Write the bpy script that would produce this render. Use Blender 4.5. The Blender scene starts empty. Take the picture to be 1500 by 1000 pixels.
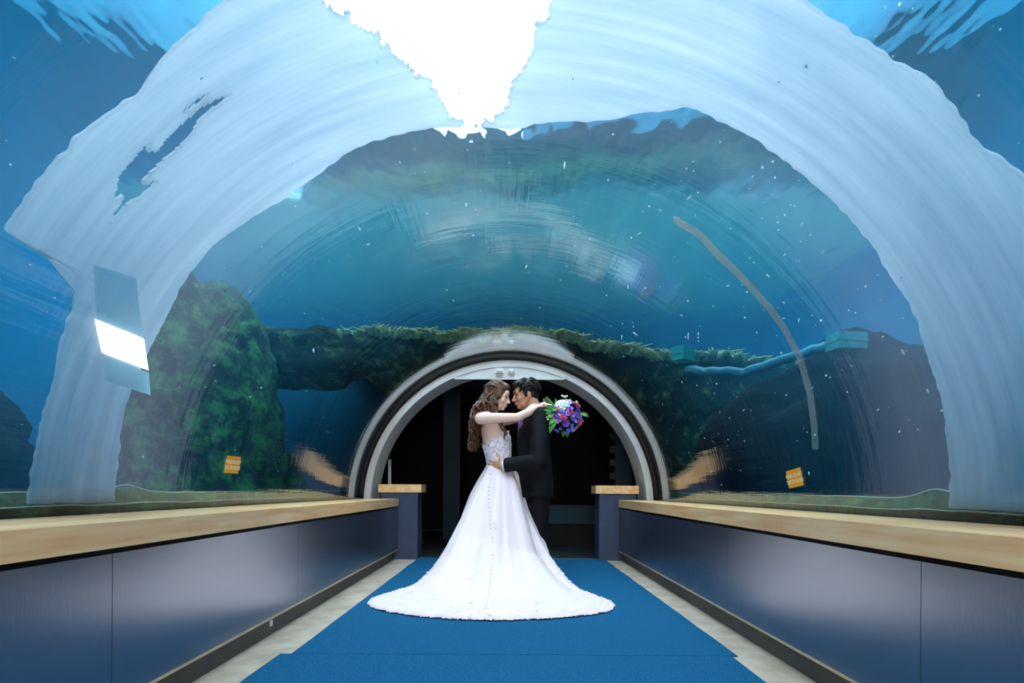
import bpy, bmesh, math, random
from mathutils import Vector, Matrix, Euler, noise
PI = math.pi
C = bpy.context.scene.collection
random.seed(7)

# ---------------------------------------------------------------- helpers
F, VX, VY, H = 800.0, 745.0, 717.0, 0.77      # focal length in pixels, vanishing point, eye height

def at(px, py, Y):
    return Vector(((px - VX) * Y / F, Y, H - (py - VY) * Y / F))

def tag(o, label=None, cat=None, group=None, kind=None):
    if label: o['label'] = label
    if cat: o['category'] = cat
    if group: o['group'] = group
    if kind: o['kind'] = kind
    return o

def empty(name, loc, label=None, cat=None, group=None, kind=None, rz=0):
    o = bpy.data.objects.new(name, None); C.objects.link(o)
    o.location = loc; o.rotation_euler = (0, 0, rz); o.empty_display_size = .1
    return tag(o, label, cat, group, kind)

def link(name, me, mats, parent=None, smooth=True):
    o = bpy.data.objects.new(name, me); C.objects.link(o)
    if mats is not None:
        for m in (mats if isinstance(mats, (list, tuple)) else [mats]): me.materials.append(m)
    if smooth:
        for p in me.polygons: p.use_smooth = True
    if parent is not None:
        o.parent = parent
        w = Vector((0, 0, 0)); q = parent
        while q is not None: w += q.location; q = q.parent
        o.location = -w              # meshes are written in world coordinates
    return o

def recenter(o, base=None):
    """put the origin of a top-level mesh at its base"""
    me = o.data
    if base is None:
        xs = [v.co for v in me.vertices]
        lo = Vector((min(v.x for v in xs), min(v.y for v in xs), min(v.z for v in xs)))
        hi = Vector((max(v.x for v in xs), max(v.y for v in xs), max(v.z for v in xs)))
        base = Vector(((lo.x + hi.x) / 2, (lo.y + hi.y) / 2, lo.z))
    me.transform(Matrix.Translation(-Vector(base)))
    o.location = o.location + Vector(base)
    return o

def obj(name, bm, mats, parent=None, smooth=True, bevel=0):
    if bevel:
        es = [e for e in bm.edges if len(e.link_faces) == 2 and e.calc_face_angle(0) > .6]
        bmesh.ops.bevel(bm, geom=es, offset=bevel, segments=2, affect='EDGES', profile=.6, clamp_overlap=True)
    bmesh.ops.recalc_face_normals(bm, faces=bm.faces[:])
    me = bpy.data.meshes.new(name); bm.to_mesh(me); bm.free()
    o = link(name, me, mats, parent, smooth and not bevel)
    if bevel:
        for p in me.polygons: p.use_smooth = p.area < 1e-3 and False
    return o

def box(bm, x0, x1, y0, y1, z0, z1):
    vs = [bm.verts.new((x, y, z)) for x in (x0, x1) for y in (y0, y1) for z in (z0, z1)]
    for f in ((0, 1, 3, 2), (4, 6, 7, 5), (0, 4, 5, 1), (2, 3, 7, 6), (0, 2, 6, 4), (1, 5, 7, 3)):
        bm.faces.new([vs[i] for i in f])
    return vs

def tube(bm, pts, radii, seg=8, cap=True, flat=1.0):
    """tapered tube along a polyline"""
    pts = [Vector(p) for p in pts]
    n = len(pts)
    if not hasattr(radii, '__len__'): radii = [radii] * n
    rings = []; ref = None
    for i, p in enumerate(pts):
        t = (pts[min(i + 1, n - 1)] - pts[max(i - 1, 0)])
        if t.length < 1e-9: t = Vector((0, 0, 1))
        t.normalize()
        if ref is None:
            ref = Vector((0, 0, 1)) if abs(t.z) < .9 else Vector((1, 0, 0))
        a = t.cross(ref)
        if a.length < 1e-5: a = t.orthogonal()
        a.normalize(); b = t.cross(a).normalized(); ref = -b if False else b.cross(t) if False else ref
        r = max(radii[i], 1e-4)
        rings.append([bm.verts.new(p + a * (math.cos(2 * PI * k / seg) * r) + b * (math.sin(2 * PI * k / seg) * r * flat)) for k in range(seg)])
    for i in range(n - 1):
        for k in range(seg):
            bm.faces.new((rings[i][k], rings[i][(k + 1) % seg], rings[i + 1][(k + 1) % seg], rings[i + 1][k]))
    if cap:
        bm.faces.new(rings[0][::-1]); bm.faces.new(rings[-1])

def ball(bm, c, r, rot=None, u=16, v=10):
    if not hasattr(r, '__len__'): r = (r, r, r)
    M = Matrix.Translation(Vector(c)) @ (rot.to_4x4() if rot is not None else Matrix.Identity(4)) @ Matrix.Diagonal((*r, 1))
    bmesh.ops.create_uvsphere(bm, u_segments=u, v_segments=v, radius=1, matrix=M)

def loft(bm, rings, closed=True, cap0=False, cap1=False):
    vr = [[bm.verts.new(p) for p in r] for r in rings]
    n = len(vr[0])
    for i in range(len(vr) - 1):
        for k in range(n if closed else n - 1):
            bm.faces.new((vr[i][k], vr[i][(k + 1) % n], vr[i + 1][(k + 1) % n], vr[i + 1][k]))
    if cap0: bm.faces.new(vr[0][::-1])
    if cap1: bm.faces.new(vr[-1])
    return vr

def lerp_table(t, x):
    if x <= t[0][0]: return t[0][1]
    for (a, b), (c, d) in zip(t, t[1:]):
        if x <= c:
            return b + (d - b) * (x - a) / (c - a) if c > a else d
    return t[-1][1]

# ---------------------------------------------------------------- materials
def srgb(r, g, b):
    f = lambda c: (c / 255 / 12.92) if c / 255 <= .04045 else ((c / 255 + .055) / 1.055) ** 2.4
    return (f(r), f(g), f(b), 1)

class NT:
    def __init__(s, name):
        s.m = bpy.data.materials.new(name); s.m.use_nodes = True
        s.t = s.m.node_tree; s.t.nodes.clear()
        s.out = s.n('ShaderNodeOutputMaterial')
    def n(s, typ, **kw):
        nd = s.t.nodes.new(typ)
        for k, v in kw.items(): setattr(nd, k, v)
        return nd
    def l(s, a, b): s.t.links.new(a, b)
    def set(s, nd, **kw):
        for k, v in kw.items():
            nd.inputs[k.replace('_', ' ')].default_value = v
        return nd

def pbr(name, col, rough=.5, ior=1.5, metal=0, col2=None, nscale=20, stretch=(1, 1, 1), bump=0, bscale=None, spec=.5, sheen=0, sss=0, coat=0, detail=4, lo=.35, hi=.65, bdist=.01):
    s = NT(name); b = s.n('ShaderNodeBsdfPrincipled'); s.l(b.outputs[0], s.out.inputs[0])
    b.inputs['Base Color'].default_value = col; b.inputs['Roughness'].default_value = rough
    b.inputs['Metallic'].default_value = metal; b.inputs['Specular IOR Level'].default_value = spec
    b.inputs['IOR'].default_value = ior
    if sheen: b.inputs['Sheen Weight'].default_value = sheen
    if coat: b.inputs['Coat Weight'].default_value = coat; b.inputs['Coat Roughness'].default_value = rough
    if sss:
        b.inputs['Subsurface Weight'].default_value = sss
        b.inputs['Subsurface Radius'].default_value = (.01, .004, .002)
        b.inputs['Subsurface Scale'].default_value = 1
    tc = s.n('ShaderNodeTexCoord'); mp = s.n('ShaderNodeMapping'); mp.inputs['Scale'].default_value = stretch
    s.l(tc.outputs['Object'], mp.inputs[0])
    if col2 is not None:
        nz = s.n('ShaderNodeTexNoise'); nz.inputs['Scale'].default_value = nscale; nz.inputs['Detail'].default_value = detail
        s.l(mp.outputs[0], nz.inputs[0])
        rp = s.n('ShaderNodeValToRGB'); rp.color_ramp.elements[0].position = lo; rp.color_ramp.elements[1].position = hi
        rp.color_ramp.elements[0].color = col; rp.color_ramp.elements[1].color = col2
        s.l(nz.outputs[0], rp.inputs[0]); s.l(rp.outputs[0], b.inputs['Base Color'])
    if bump:
        n2 = s.n('ShaderNodeTexNoise'); n2.inputs['Scale'].default_value = bscale or nscale; n2.inputs['Detail'].default_value = 5
        s.l(mp.outputs[0], n2.inputs[0])
        bp = s.n('ShaderNodeBump'); bp.inputs['Strength'].default_value = bump; bp.inputs['Distance'].default_value = bdist
        s.l(n2.outputs[0], bp.inputs['Height']); s.l(bp.outputs[0], b.inputs['Normal'])
    return s.m

M = {}
M['carpet'] = pbr('blue_carpet', srgb(18, 68, 100), .95, col2=srgb(32, 90, 126), nscale=160, bump=.5, bscale=350, spec=.02, bdist=.004)
M['concrete'] = pbr('concrete', srgb(158, 140, 122), .6, col2=srgb(180, 164, 148), nscale=7, bump=.15, bscale=60, detail=8)
M['panel'] = pbr('slate_laminate', srgb(44, 48, 60), .25, col2=srgb(50, 55, 68), nscale=9, stretch=(1, 6, .7), ior=3.5, bump=.04, bscale=60, detail=6)
M['pillar'] = pbr('pillar_laminate', srgb(58, 66, 88), .6, col2=srgb(64, 73, 96), nscale=9, spec=.3)
M['kick'] = pbr('kick_dark', srgb(58, 54, 50), .5, col2=srgb(70, 66, 60), nscale=5)
M['black'] = pbr('black_rubber', (.004, .004, .005, 1), .6)
M['wood'] = pbr('pale_oak', srgb(230, 166, 106), .35, col2=srgb(244, 200, 146), nscale=3.2, stretch=(6, .7, 9), bump=.05, bscale=25, detail=7, spec=.6)
M['ply'] = pbr('panel_edge', srgb(196, 170, 132), .5)
M['arch'] = pbr('white_paint', srgb(226, 226, 226), .45, col2=srgb(212, 214, 214), nscale=4)
M['white'] = pbr('white_plastic', srgb(235, 235, 232), .4)
M['lens'] = pbr('lens_plastic', srgb(205, 220, 226), .12, spec=.8)
M['room'] = pbr('room_paint', srgb(34, 62, 72), .7, col2=srgb(40, 68, 78), nscale=2)
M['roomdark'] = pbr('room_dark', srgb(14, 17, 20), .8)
M['roomfloor'] = pbr('room_floor', srgb(40, 48, 54), .35)
M['orange'] = pbr('orange_vinyl', srgb(240, 168, 20), .5)
M['ink'] = pbr('white_print', srgb(255, 244, 205), .5)
M['seal'] = pbr('seal_silicone', srgb(150, 176, 160), .4)
M['pool'] = pbr('pool_paint', srgb(8, 112, 150), .8, col2=srgb(14, 132, 164), nscale=.8, detail=6)
M['sand'] = pbr('tank_sand', srgb(90, 120, 110), .9, col2=srgb(130, 156, 140), nscale=3)
M['teal'] = pbr('teal_plastic', srgb(36, 160, 156), .4)
M['bluepipe'] = pbr('pale_blue_pipe', srgb(50, 130, 150), .5, col2=srgb(40, 112, 136), nscale=6)
M['speck'] = pbr('speck', srgb(225, 238, 240), .6)

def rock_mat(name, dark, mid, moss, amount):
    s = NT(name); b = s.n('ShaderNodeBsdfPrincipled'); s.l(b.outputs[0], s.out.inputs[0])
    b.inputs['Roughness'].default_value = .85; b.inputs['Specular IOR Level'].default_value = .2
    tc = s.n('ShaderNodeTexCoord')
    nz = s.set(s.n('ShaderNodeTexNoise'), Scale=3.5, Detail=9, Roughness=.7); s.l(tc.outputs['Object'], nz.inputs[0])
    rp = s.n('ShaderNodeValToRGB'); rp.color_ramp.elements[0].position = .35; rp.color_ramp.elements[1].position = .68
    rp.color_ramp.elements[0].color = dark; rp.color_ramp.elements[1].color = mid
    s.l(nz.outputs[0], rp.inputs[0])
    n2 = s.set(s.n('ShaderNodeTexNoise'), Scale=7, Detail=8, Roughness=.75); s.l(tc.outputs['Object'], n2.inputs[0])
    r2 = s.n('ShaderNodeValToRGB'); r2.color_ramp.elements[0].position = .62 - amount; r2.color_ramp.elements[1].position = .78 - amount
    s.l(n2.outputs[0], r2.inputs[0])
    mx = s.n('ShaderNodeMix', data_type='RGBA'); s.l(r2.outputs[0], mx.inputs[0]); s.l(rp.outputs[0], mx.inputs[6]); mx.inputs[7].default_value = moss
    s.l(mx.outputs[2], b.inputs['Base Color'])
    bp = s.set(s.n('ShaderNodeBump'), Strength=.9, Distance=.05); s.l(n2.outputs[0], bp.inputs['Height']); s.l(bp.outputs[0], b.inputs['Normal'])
    return s.m
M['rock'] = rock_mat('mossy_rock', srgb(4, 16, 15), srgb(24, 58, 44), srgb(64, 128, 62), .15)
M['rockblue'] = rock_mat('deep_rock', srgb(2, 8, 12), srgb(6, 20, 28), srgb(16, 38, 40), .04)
M['ridge'] = rock_mat('ridge_rock', srgb(6, 18, 18), srgb(34, 62, 46), srgb(124, 150, 90), .10)
M['sill'] = rock_mat('algae_sill', srgb(14, 50, 46), srgb(30, 96, 74), srgb(60, 128, 84), .1)

def acrylic_mat():
    s = NT('acrylic')
    uv = s.n('ShaderNodeUVMap')
    mp = s.n('ShaderNodeMapping'); mp.inputs['Scale'].default_value = (.8, 6, 1); s.l(uv.outputs[0], mp.inputs[0])
    nz = s.set(s.n('ShaderNodeTexNoise'), Scale=2.2, Detail=4, Roughness=.55); s.l(mp.outputs[0], nz.inputs[0])
    m2 = s.n('ShaderNodeMapping'); m2.inputs['Scale'].default_value = (9, .35, 1); s.l(uv.outputs[0], m2.inputs[0])
    n2 = s.set(s.n('ShaderNodeTexNoise'), Scale=2.2, Detail=3, Roughness=.5); s.l(m2.outputs[0], n2.inputs[0])
    ad = s.n('ShaderNodeMath', operation='MULTIPLY_ADD'); ad.inputs[1].default_value = .55; s.l(n2.outputs[0], ad.inputs[0]); s.l(nz.outputs[0], ad.inputs[2])
    bp = s.set(s.n('ShaderNodeBump'), Strength=.20, Distance=.010); s.l(ad.outputs[0], bp.inputs['Height'])
    fr = s.set(s.n('ShaderNodeFresnel'), IOR=1.49); s.l(bp.outputs[0], fr.inputs['Normal'])
    ml = s.n('ShaderNodeMath', operation='MULTIPLY_ADD'); ml.inputs[1].default_value = 4.0; ml.inputs[2].default_value = -.155; ml.use_clamp = True; s.l(fr.outputs[0], ml.inputs[0])
    tr = s.n('ShaderNodeBsdfTransparent'); tr.inputs[0].default_value = (.95, .985, .99, 1)
    gl = s.n('ShaderNodeBsdfAnisotropic'); s.l(bp.outputs[0], gl.inputs['Normal'])
    sx = s.n('ShaderNodeSeparateXYZ'); s.l(uv.outputs[0], sx.inputs[0])
    mr = s.n('ShaderNodeMapRange'); mr.inputs[1].default_value = 3.4; mr.inputs[2].default_value = 4.8; mr.inputs[3].default_value = .05; mr.inputs[4].default_value = .04
    s.l(sx.outputs[1], mr.inputs[0]); s.l(mr.outputs[0], gl.inputs['Roughness']); gl.inputs['Anisotropy'].default_value = .75; gl.inputs['Rotation'].default_value = 0
    tg = s.n('ShaderNodeTangent', direction_type='UV_MAP', uv_map='UVMap'); s.l(tg.outputs[0], gl.inputs['Tangent'])
    mx = s.n('ShaderNodeMixShader'); s.l(ml.outputs[0], mx.inputs[0]); s.l(tr.outputs[0], mx.inputs[1]); s.l(gl.outputs[0], mx.inputs[2])
    s.l(mx.outputs[0], s.out.inputs[0])
    return s.m
M['acrylic'] = acrylic_mat()

def band_mat():
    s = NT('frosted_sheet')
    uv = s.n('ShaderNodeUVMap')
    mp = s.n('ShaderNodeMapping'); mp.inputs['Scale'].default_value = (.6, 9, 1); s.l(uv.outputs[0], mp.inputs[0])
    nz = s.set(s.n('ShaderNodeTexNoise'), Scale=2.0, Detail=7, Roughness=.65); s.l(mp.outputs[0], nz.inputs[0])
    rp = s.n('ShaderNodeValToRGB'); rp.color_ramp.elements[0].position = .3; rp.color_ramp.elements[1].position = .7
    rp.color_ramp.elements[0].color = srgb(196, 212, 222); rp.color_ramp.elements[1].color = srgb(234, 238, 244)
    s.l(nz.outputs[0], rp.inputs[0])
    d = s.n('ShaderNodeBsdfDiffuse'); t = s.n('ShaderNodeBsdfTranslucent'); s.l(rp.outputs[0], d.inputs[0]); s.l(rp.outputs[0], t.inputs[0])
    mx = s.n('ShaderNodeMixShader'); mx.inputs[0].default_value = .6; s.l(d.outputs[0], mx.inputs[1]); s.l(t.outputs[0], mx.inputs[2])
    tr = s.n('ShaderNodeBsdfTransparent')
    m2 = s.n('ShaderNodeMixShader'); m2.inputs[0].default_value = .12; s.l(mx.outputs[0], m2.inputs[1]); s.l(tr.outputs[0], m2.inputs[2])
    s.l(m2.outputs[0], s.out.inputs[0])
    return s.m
M['band'] = band_mat()

def water_mat():
    s = NT('water_body')
    ab = s.n('ShaderNodeVolumeAbsorption'); ab.inputs['Color'].default_value = (.05, .70, .92, 1); ab.inputs['Density'].default_value = WATER_ABS
    sc = s.n('ShaderNodeVolumeScatter'); sc.inputs['Color'].default_value = (.10, .50, .85, 1); sc.inputs['Density'].default_value = WATER_SCA
    sc.inputs['Anisotropy'].default_value = .2
    ad = s.n('ShaderNodeAddShader'); s.l(ab.outputs[0], ad.inputs[0]); s.l(sc.outputs[0], ad.inputs[1]); s.l(ad.outputs[0], s.out.inputs[1])
    return s.m
def veil(name, col, op):
    s = NT(name); d = s.n('ShaderNodeBsdfDiffuse'); t = s.n('ShaderNodeBsdfTranslucent'); d.inputs[0].default_value = col; t.inputs[0].default_value = col
    mx = s.n('ShaderNodeMixShader'); mx.inputs[0].default_value = .6; s.l(d.outputs[0], mx.inputs[1]); s.l(t.outputs[0], mx.inputs[2])
    tr = s.n('ShaderNodeBsdfTransparent'); m2 = s.n('ShaderNodeMixShader'); m2.inputs[0].default_value = 1 - op; s.l(mx.outputs[0], m2.inputs[1]); s.l(tr.outputs[0], m2.inputs[2])
    s.l(m2.outputs[0], s.out.inputs[0]); return s.m
WATER_ABS, WATER_SCA = .36, .095
M['water'] = water_mat()

def surface_mat():
    s = NT('water_surface')
    tc = s.n('ShaderNodeTexCoord')
    mp = s.n('ShaderNodeMapping'); mp.inputs['Scale'].default_value = (1.6, .7, 1); s.l(tc.outputs['Object'], mp.inputs[0])
    nz = s.set(s.n('ShaderNodeTexNoise'), Scale=1.3, Detail=3, Roughness=.5); s.l(mp.outputs[0], nz.inputs[0])
    bp = s.set(s.n('ShaderNodeBump'), Strength=.25, Distance=.12); s.l(nz.outputs[0], bp.inputs['Height'])
    fr = s.set(s.n('ShaderNodeFresnel'), IOR=1.2); s.l(bp.outputs[0], fr.inputs['Normal'])
    tr = s.n('ShaderNodeBsdfTransparent')
    gl = s.n('ShaderNodeBsdfGlossy'); gl.inputs['Roughness'].default_value = .16; s.l(bp.outputs[0], gl.inputs['Normal'])
    mx = s.n('ShaderNodeMixShader'); s.l(fr.outputs[0], mx.inputs[0]); s.l(tr.outputs[0], mx.inputs[1]); s.l(gl.outputs[0], mx.inputs[2])
    s.l(mx.outputs[0], s.out.inputs[0])
    return s.m
M['surface'] = surface_mat()

# ---------------------------------------------------------------- the tunnel
YE, YN = 5.97, -2.2          # far and near end of the tunnel
AX, RA = .60, 1.635          # axis height and radius of the acrylic vault

bm = bmesh.new(); box(bm, -2.1, 2.1, YN - .3, 6.12, -.12, 0)
tag(obj('floor', bm, M['concrete'], smooth=False), 'grey concrete floor strips along both sides of the blue carpet', 'floor', kind='structure')

def carpet(name, x0, x1, y0, y1, label):
    bm = bmesh.new(); nx, ny = 30, 60; vs = []
    for j in range(ny + 1):
        y = y0 + (y1 - y0) * j / ny
        row = []
        for i in range(nx + 1):
            x = x0 + (x1 - x0) * i / nx
            e = .006 * noise.noise(Vector((x * 0, y * 2.3, 1.7))) if i in (0, nx) else 0
            row.append(bm.verts.new((x + e, y, .0055 + .0015 * noise.noise(Vector((x * 3, y * 3, 0))))))
        vs.append(row)
    for j in range(ny):
        for i in range(nx): bm.faces.new((vs[j][i], vs[j][i + 1], vs[j + 1][i + 1], vs[j + 1][i]))
    r = bmesh.ops.extrude_face_region(bm, geom=bm.faces[:])
    for v in [g for g in r['geom'] if isinstance(g, bmesh.types.BMVert)]: v.co.z = .0005
    o = obj(name, bm, M['carpet'], smooth=False); recenter(o); return tag(o, label, 'carpet')
carpet('carpet', -1.0, 1.07, 2.535, 6.1, 'long blue carpet under the couple and the spread gown')
carpet('carpet', -1.05, 1.04, YN, 2.53, 'blue carpet piece in front of the seam, nearest the viewer')

def side(sgn, nm, seams):
    w = empty('wall_' + nm, (sgn * 1.3, 2, 0), 'low slate grey panelled wall on the %s side of the carpet' % nm, 'wall', kind='structure')
    ed = [YN] + seams + [YE]
    for a, b in zip(ed, ed[1:]):
        bm = bmesh.new(); box(bm, sgn * 1.21, sgn * 1.235, a + .0015, b - .0015, .112, .567)
        p = obj('panel', bm, M['panel'], w, bevel=.002)
        bm = bmesh.new(); box(bm, sgn * 1.2095, sgn * 1.236, a + .002, b - .002, .100, .1115); obj('edge_strip', bm, M['ply'], p, smooth=False)
    bm = bmesh.new(); box(bm, sgn * 1.248, sgn * 1.262, YN, YE, 0, .575); obj('kick_plate', bm, M['kick'], w, smooth=False)
    bm = bmesh.new(); box(bm, sgn * 1.264, sgn * 1.60, YN, YE, 0, .583); obj('core', bm, M['black'], w, smooth=False)
    bm = bmesh.new(); box(bm, sgn * 1.238, sgn * 1.2475, YN, YE, .545, .584); obj('shadow_gap', bm, M['black'], w, smooth=False)
    return w
wl = side(-1, 'left', [1.67, 3.14, 4.59])
wr = side(1, 'right', [1.6, 3.02, 4.6])
bm = bmesh.new(); box(bm, -1.2475, -1.2435, 2.86, 2.89, .045, .075); obj('socket', bm, M['white'], wl, smooth=False)

def rail(sgn, nm, seams, n):
    w = empty('trim_%d' % n, (sgn * 1.4, 2, .585), 'pale oak ledge along the top of the %s slate wall' % nm, 'ledge', kind='structure')
    ed = [YN] + seams + [YE - .002]
    for a, b in zip(ed, ed[1:]):
        bm = bmesh.new(); box(bm, sgn * 1.20, sgn * 1.618, a + .0008, b - .0008, .585, .665)
        obj('ledge_board', bm, M['wood'], w, bevel=.005)
rail(-1, 'left', [.4, 2.05, 3.7], 1)
rail(1, 'right', [.9, 2.4, 3.98], 2)

# pillars at the doorway
def pillar(sgn, label):
    e = empty('pillar', (sgn * 1.2, 6.12, 0), label, 'pillar')
    bm = bmesh.new(); box(bm, sgn * .995, sgn * 1.40, YE + .012, 6.29, 0, .733); obj('post', bm, M['pillar'], e, bevel=.003)
    bm = bmesh.new(); box(bm, sgn * .955, sgn * 1.425, YE - .0, 6.31, .7335, .822); obj('cap', bm, M['wood'], e, bevel=.004)
pillar(-1, 'slate pillar with oak cap left of the dark doorway')
pillar(1, 'slate pillar with oak cap right of the dark doorway')

# white arch
def arc(r, n=96, a0=-.08, a1=PI + .08):
    return [(r * math.cos(a0 + (a1 - a0) * i / n), AX + r * math.sin(a0 + (a1 - a0) * i / n)) for i in range(n + 1)]
ar = empty('archway', (0, 6.0, .6), 'white painted arch framing the dark doorway at the tunnel end', 'archway')
bm = bmesh.new()
ri, ro = 1.512, 1.585
prof = [(ro, YE), (ro, 6.40), (ri, 6.40), (ri, YE + .004), (ri + .004, YE)]
rings = [[Vector((x, y, z)) for (x, z), y in zip([ (r * math.cos(t), AX + r * math.sin(t)) for r, _ in prof], [p[1] for p in prof])] for t in [-.25 + (PI + .5) * i / 120 for i in range(121)]]
loft(bm, rings, closed=True, cap0=True, cap1=True)
o = obj('arch_ring', bm, M['arch'], ar, smooth=False)
bm = bmesh.new()                                                     # the flat lintel filling the crown
n = 40; hw = math.sqrt((ri - .002) ** 2 - (1.99 - AX) ** 2)
top = [Vector((x, 0, AX + math.sqrt(max((ri - .002) ** 2 - x * x, 0)))) for x in [-hw + 2 * hw * i / n for i in range(n + 1)]]
ringA = [v + Vector((0, YE + .012, 0)) for v in top]; ringB = [v + Vector((0, YE + .10, 0)) for v in top]
va = [bm.verts.new(v) for v in ringA]; vb = [bm.verts.new(v) for v in ringB]
bm.faces.new(va); bm.faces.new(vb[::-1])
for i in range(n): bm.faces.new((va[i], va[i + 1], vb[i + 1], vb[i]))
bm.faces.new((va[-1], va[0], vb[0], vb[-1]))
obj('lintel', bm, M['arch'], ar, smooth=False)
bm = bmesh.new(); box(bm, -.60, .60, YE - .012, YE + .011, 1.972, 1.992); obj('lintel_trim', bm, M['arch'], ar, bevel=.002)
g = bmesh.new()
prof = [(RA - .001, YE - .05), (RA - .001, 6.0), (ro + .001, 6.0), (ro + .001, YE - .02)]
rings = [[Vector((r * math.cos(t), y, AX + r * math.sin(t))) for r, y in prof] for t in [.045 + (PI - .09) * i / 120 for i in range(121)]]
loft(g, rings, closed=True, cap0=True, cap1=True); obj('gasket', g, M['black'], ar)

p = at(730.5, 544, YE)
e = empty('sensor_box', (p.x, YE, p.z), 'small white box sensor on the arch above the bride', 'sensor')
bm = bmesh.new(); box(bm, p.x - .042, p.x + .042, YE - .045, YE + .0125, p.z - .026, p.z + .024); obj('housing', bm, M['white'], e, bevel=.006)
bm = bmesh.new(); box(bm, p.x - .03, p.x + .03, YE - .049, YE - .0455, p.z - .02, p.z - .004); obj('window', bm, M['ply'], e, smooth=False)
p = at(748, 545, YE)
e = empty('dome_lamp', (p.x, YE, p.z), 'round white dome lamp on the arch beside the sensor box', 'lamp')
bm = bmesh.new(); bmesh.ops.create_cone(bm, cap_ends=True, segments=32, radius1=.042, radius2=.038, depth=.02, matrix=Matrix.Translation((p.x, YE + .003, p.z)) @ Matrix.Rotation(PI / 2, 4, 'X')); obj('ring', bm, M['white'], e)
bm = bmesh.new(); ball(bm, (p.x, YE - .012, p.z), (.03, .026, .03)); obj('dome', bm, M['lens'], e)

# acrylic vault
def vault(name, r, y0, y1, a0, nt=160, ny=80):
    me = bpy.data.meshes.new(name); vs, fs, uvs = [], [], []
    for j in range(ny + 1):
        y = y0 + (y1 - y0) * j / ny
        for i in range(nt + 1):
            t = a0 + (PI - 2 * a0) * i / nt
            vs.append((r * math.cos(t), y, AX + r * math.sin(t))); uvs.append((t * r, y))
    for j in range(ny):
        for i in range(nt):
            a = j * (nt + 1) + i; fs.append((a, a + 1, a + nt + 2, a + nt + 1))
    me.from_pydata(vs, [], fs); u = me.uv_layers.new(name='UVMap')
    for l in me.loops: u.data[l.index].uv = uvs[l.vertex_index]
    return me
wn = link('window_1', vault('window_1', RA, YN, YE, .036), M['acrylic'])
sm = wn.modifiers.new('thickness', 'SOLIDIFY'); sm.thickness = .0; wn.modifiers.remove(sm)
tag(wn, 'clear curved acrylic vault of the tunnel with wavy reflections', 'acrylic tunnel', kind='structure')

# doorway room beyond the arch
rm = empty('wall_back', (0, 8, 0), 'dark walls of the room beyond the arch', 'wall', kind='structure')
def rb(nm, m, *a):
    bm = bmesh.new(); box(bm, *a); return obj(nm, bm, M[m], rm, smooth=False)
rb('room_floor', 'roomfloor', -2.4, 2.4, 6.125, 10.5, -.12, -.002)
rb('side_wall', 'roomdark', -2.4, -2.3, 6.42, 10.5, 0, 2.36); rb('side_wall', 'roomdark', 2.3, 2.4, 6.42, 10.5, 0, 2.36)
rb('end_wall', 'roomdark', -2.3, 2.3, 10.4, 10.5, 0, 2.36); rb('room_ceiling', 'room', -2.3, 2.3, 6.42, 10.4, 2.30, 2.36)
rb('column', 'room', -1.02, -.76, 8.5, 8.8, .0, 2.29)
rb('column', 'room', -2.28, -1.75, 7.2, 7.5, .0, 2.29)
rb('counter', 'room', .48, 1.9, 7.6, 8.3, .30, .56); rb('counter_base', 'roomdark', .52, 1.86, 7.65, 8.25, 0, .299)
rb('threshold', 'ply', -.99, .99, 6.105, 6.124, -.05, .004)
# annulus closing the wall between arch and room
bm = bmesh.new()
inn = arc(1.5845, 60, 0, PI); outp = []
for (x, z) in inn:
    dx, dz = x, z - AX; k = min(2.4 / abs(dx) if abs(dx) > 1e-6 else 99, (2.36 - AX) / dz if dz > 1e-6 else 99); outp.append((dx * k, AX + dz * k))
loft(bm, [[Vector((x, 6.41, z)) for x, z in inn], [Vector((x, 6.41, z)) for x, z in outp]], closed=False)
for sg in (-1, 1): box(bm, sg * 1.42, sg * 1.655, 6.30, 6.41, 0, AX)
obj('jamb_wall', bm, M['roomdark'], rm, smooth=False)
p = at(570.5, 690, 6.5)
bm = bmesh.new(); tube(bm, [(p.x, 6.5, 0), (p.x, 6.5, 1.12)], .02, 12)
o = obj('post', bm, M['arch']); recenter(o); tag(o, 'thin white post standing inside the doorway behind the left pillar', 'post')
bm = bmesh.new(); q = at(893, 690, 7.4)
for k in range(5): box(bm, q.x, q.x + .075, 7.4, 7.44, .74 + k * .18, .83 + k * .18)
box(bm, q.x + .076, q.x + .30, 7.4, 7.45, 0, 1.75)
o = obj('notched_stand', bm, M['room'], smooth=False); recenter(o); tag(o, 'dark grey notched board standing in the doorway behind the right pillar', 'board')

# ---------------------------------------------------------------- the tank outside
WS = 3.35                    # water level
def plate(name, m, lab, *a):
    bm = bmesh.new(); box(bm, *a); return tag(obj(name, bm, M[m], smooth=False), lab, 'wall', kind='structure')
plate('tank_wall_left', 'pool', 'blue painted pool wall left of the tank', -5.4, -5.1, YN - 1, 11.3, 0, 12.5)
plate('tank_wall_right', 'pool', 'blue painted pool wall right of the tank', 5.1, 5.4, YN - 1, 11.3, 0, 12.5)
bm = bmesh.new()
for a in ((-5.1, -2.6, 8.7), (-2.6, .25, 7.7), (.25, 5.1, 8.9)): box(bm, a[0], a[1], 11.0, 11.3, 2.3, a[2])
tag(obj('tank_wall_back', bm, M['pool'], smooth=False), 'blue painted pool wall at the far end of the tank', 'wall', kind='structure')
plate('tank_wall_front', 'pool', 'blue painted pool wall behind the viewer', -5.1, 5.1, YN - 1, YN - .7, 0, 7.5)
plate('tank_floor', 'sand', 'greenish sand floor of the tank', -5.1, 5.1, YN - .7, 6.4, -.2, -.12 + .08)
plate('tank_shelf', 'sand', 'sandy shelf behind the rock ridge', -5.1, 5.1, 6.46, 11.0, 2.362, 2.376)
bm = bmesh.new()
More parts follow.
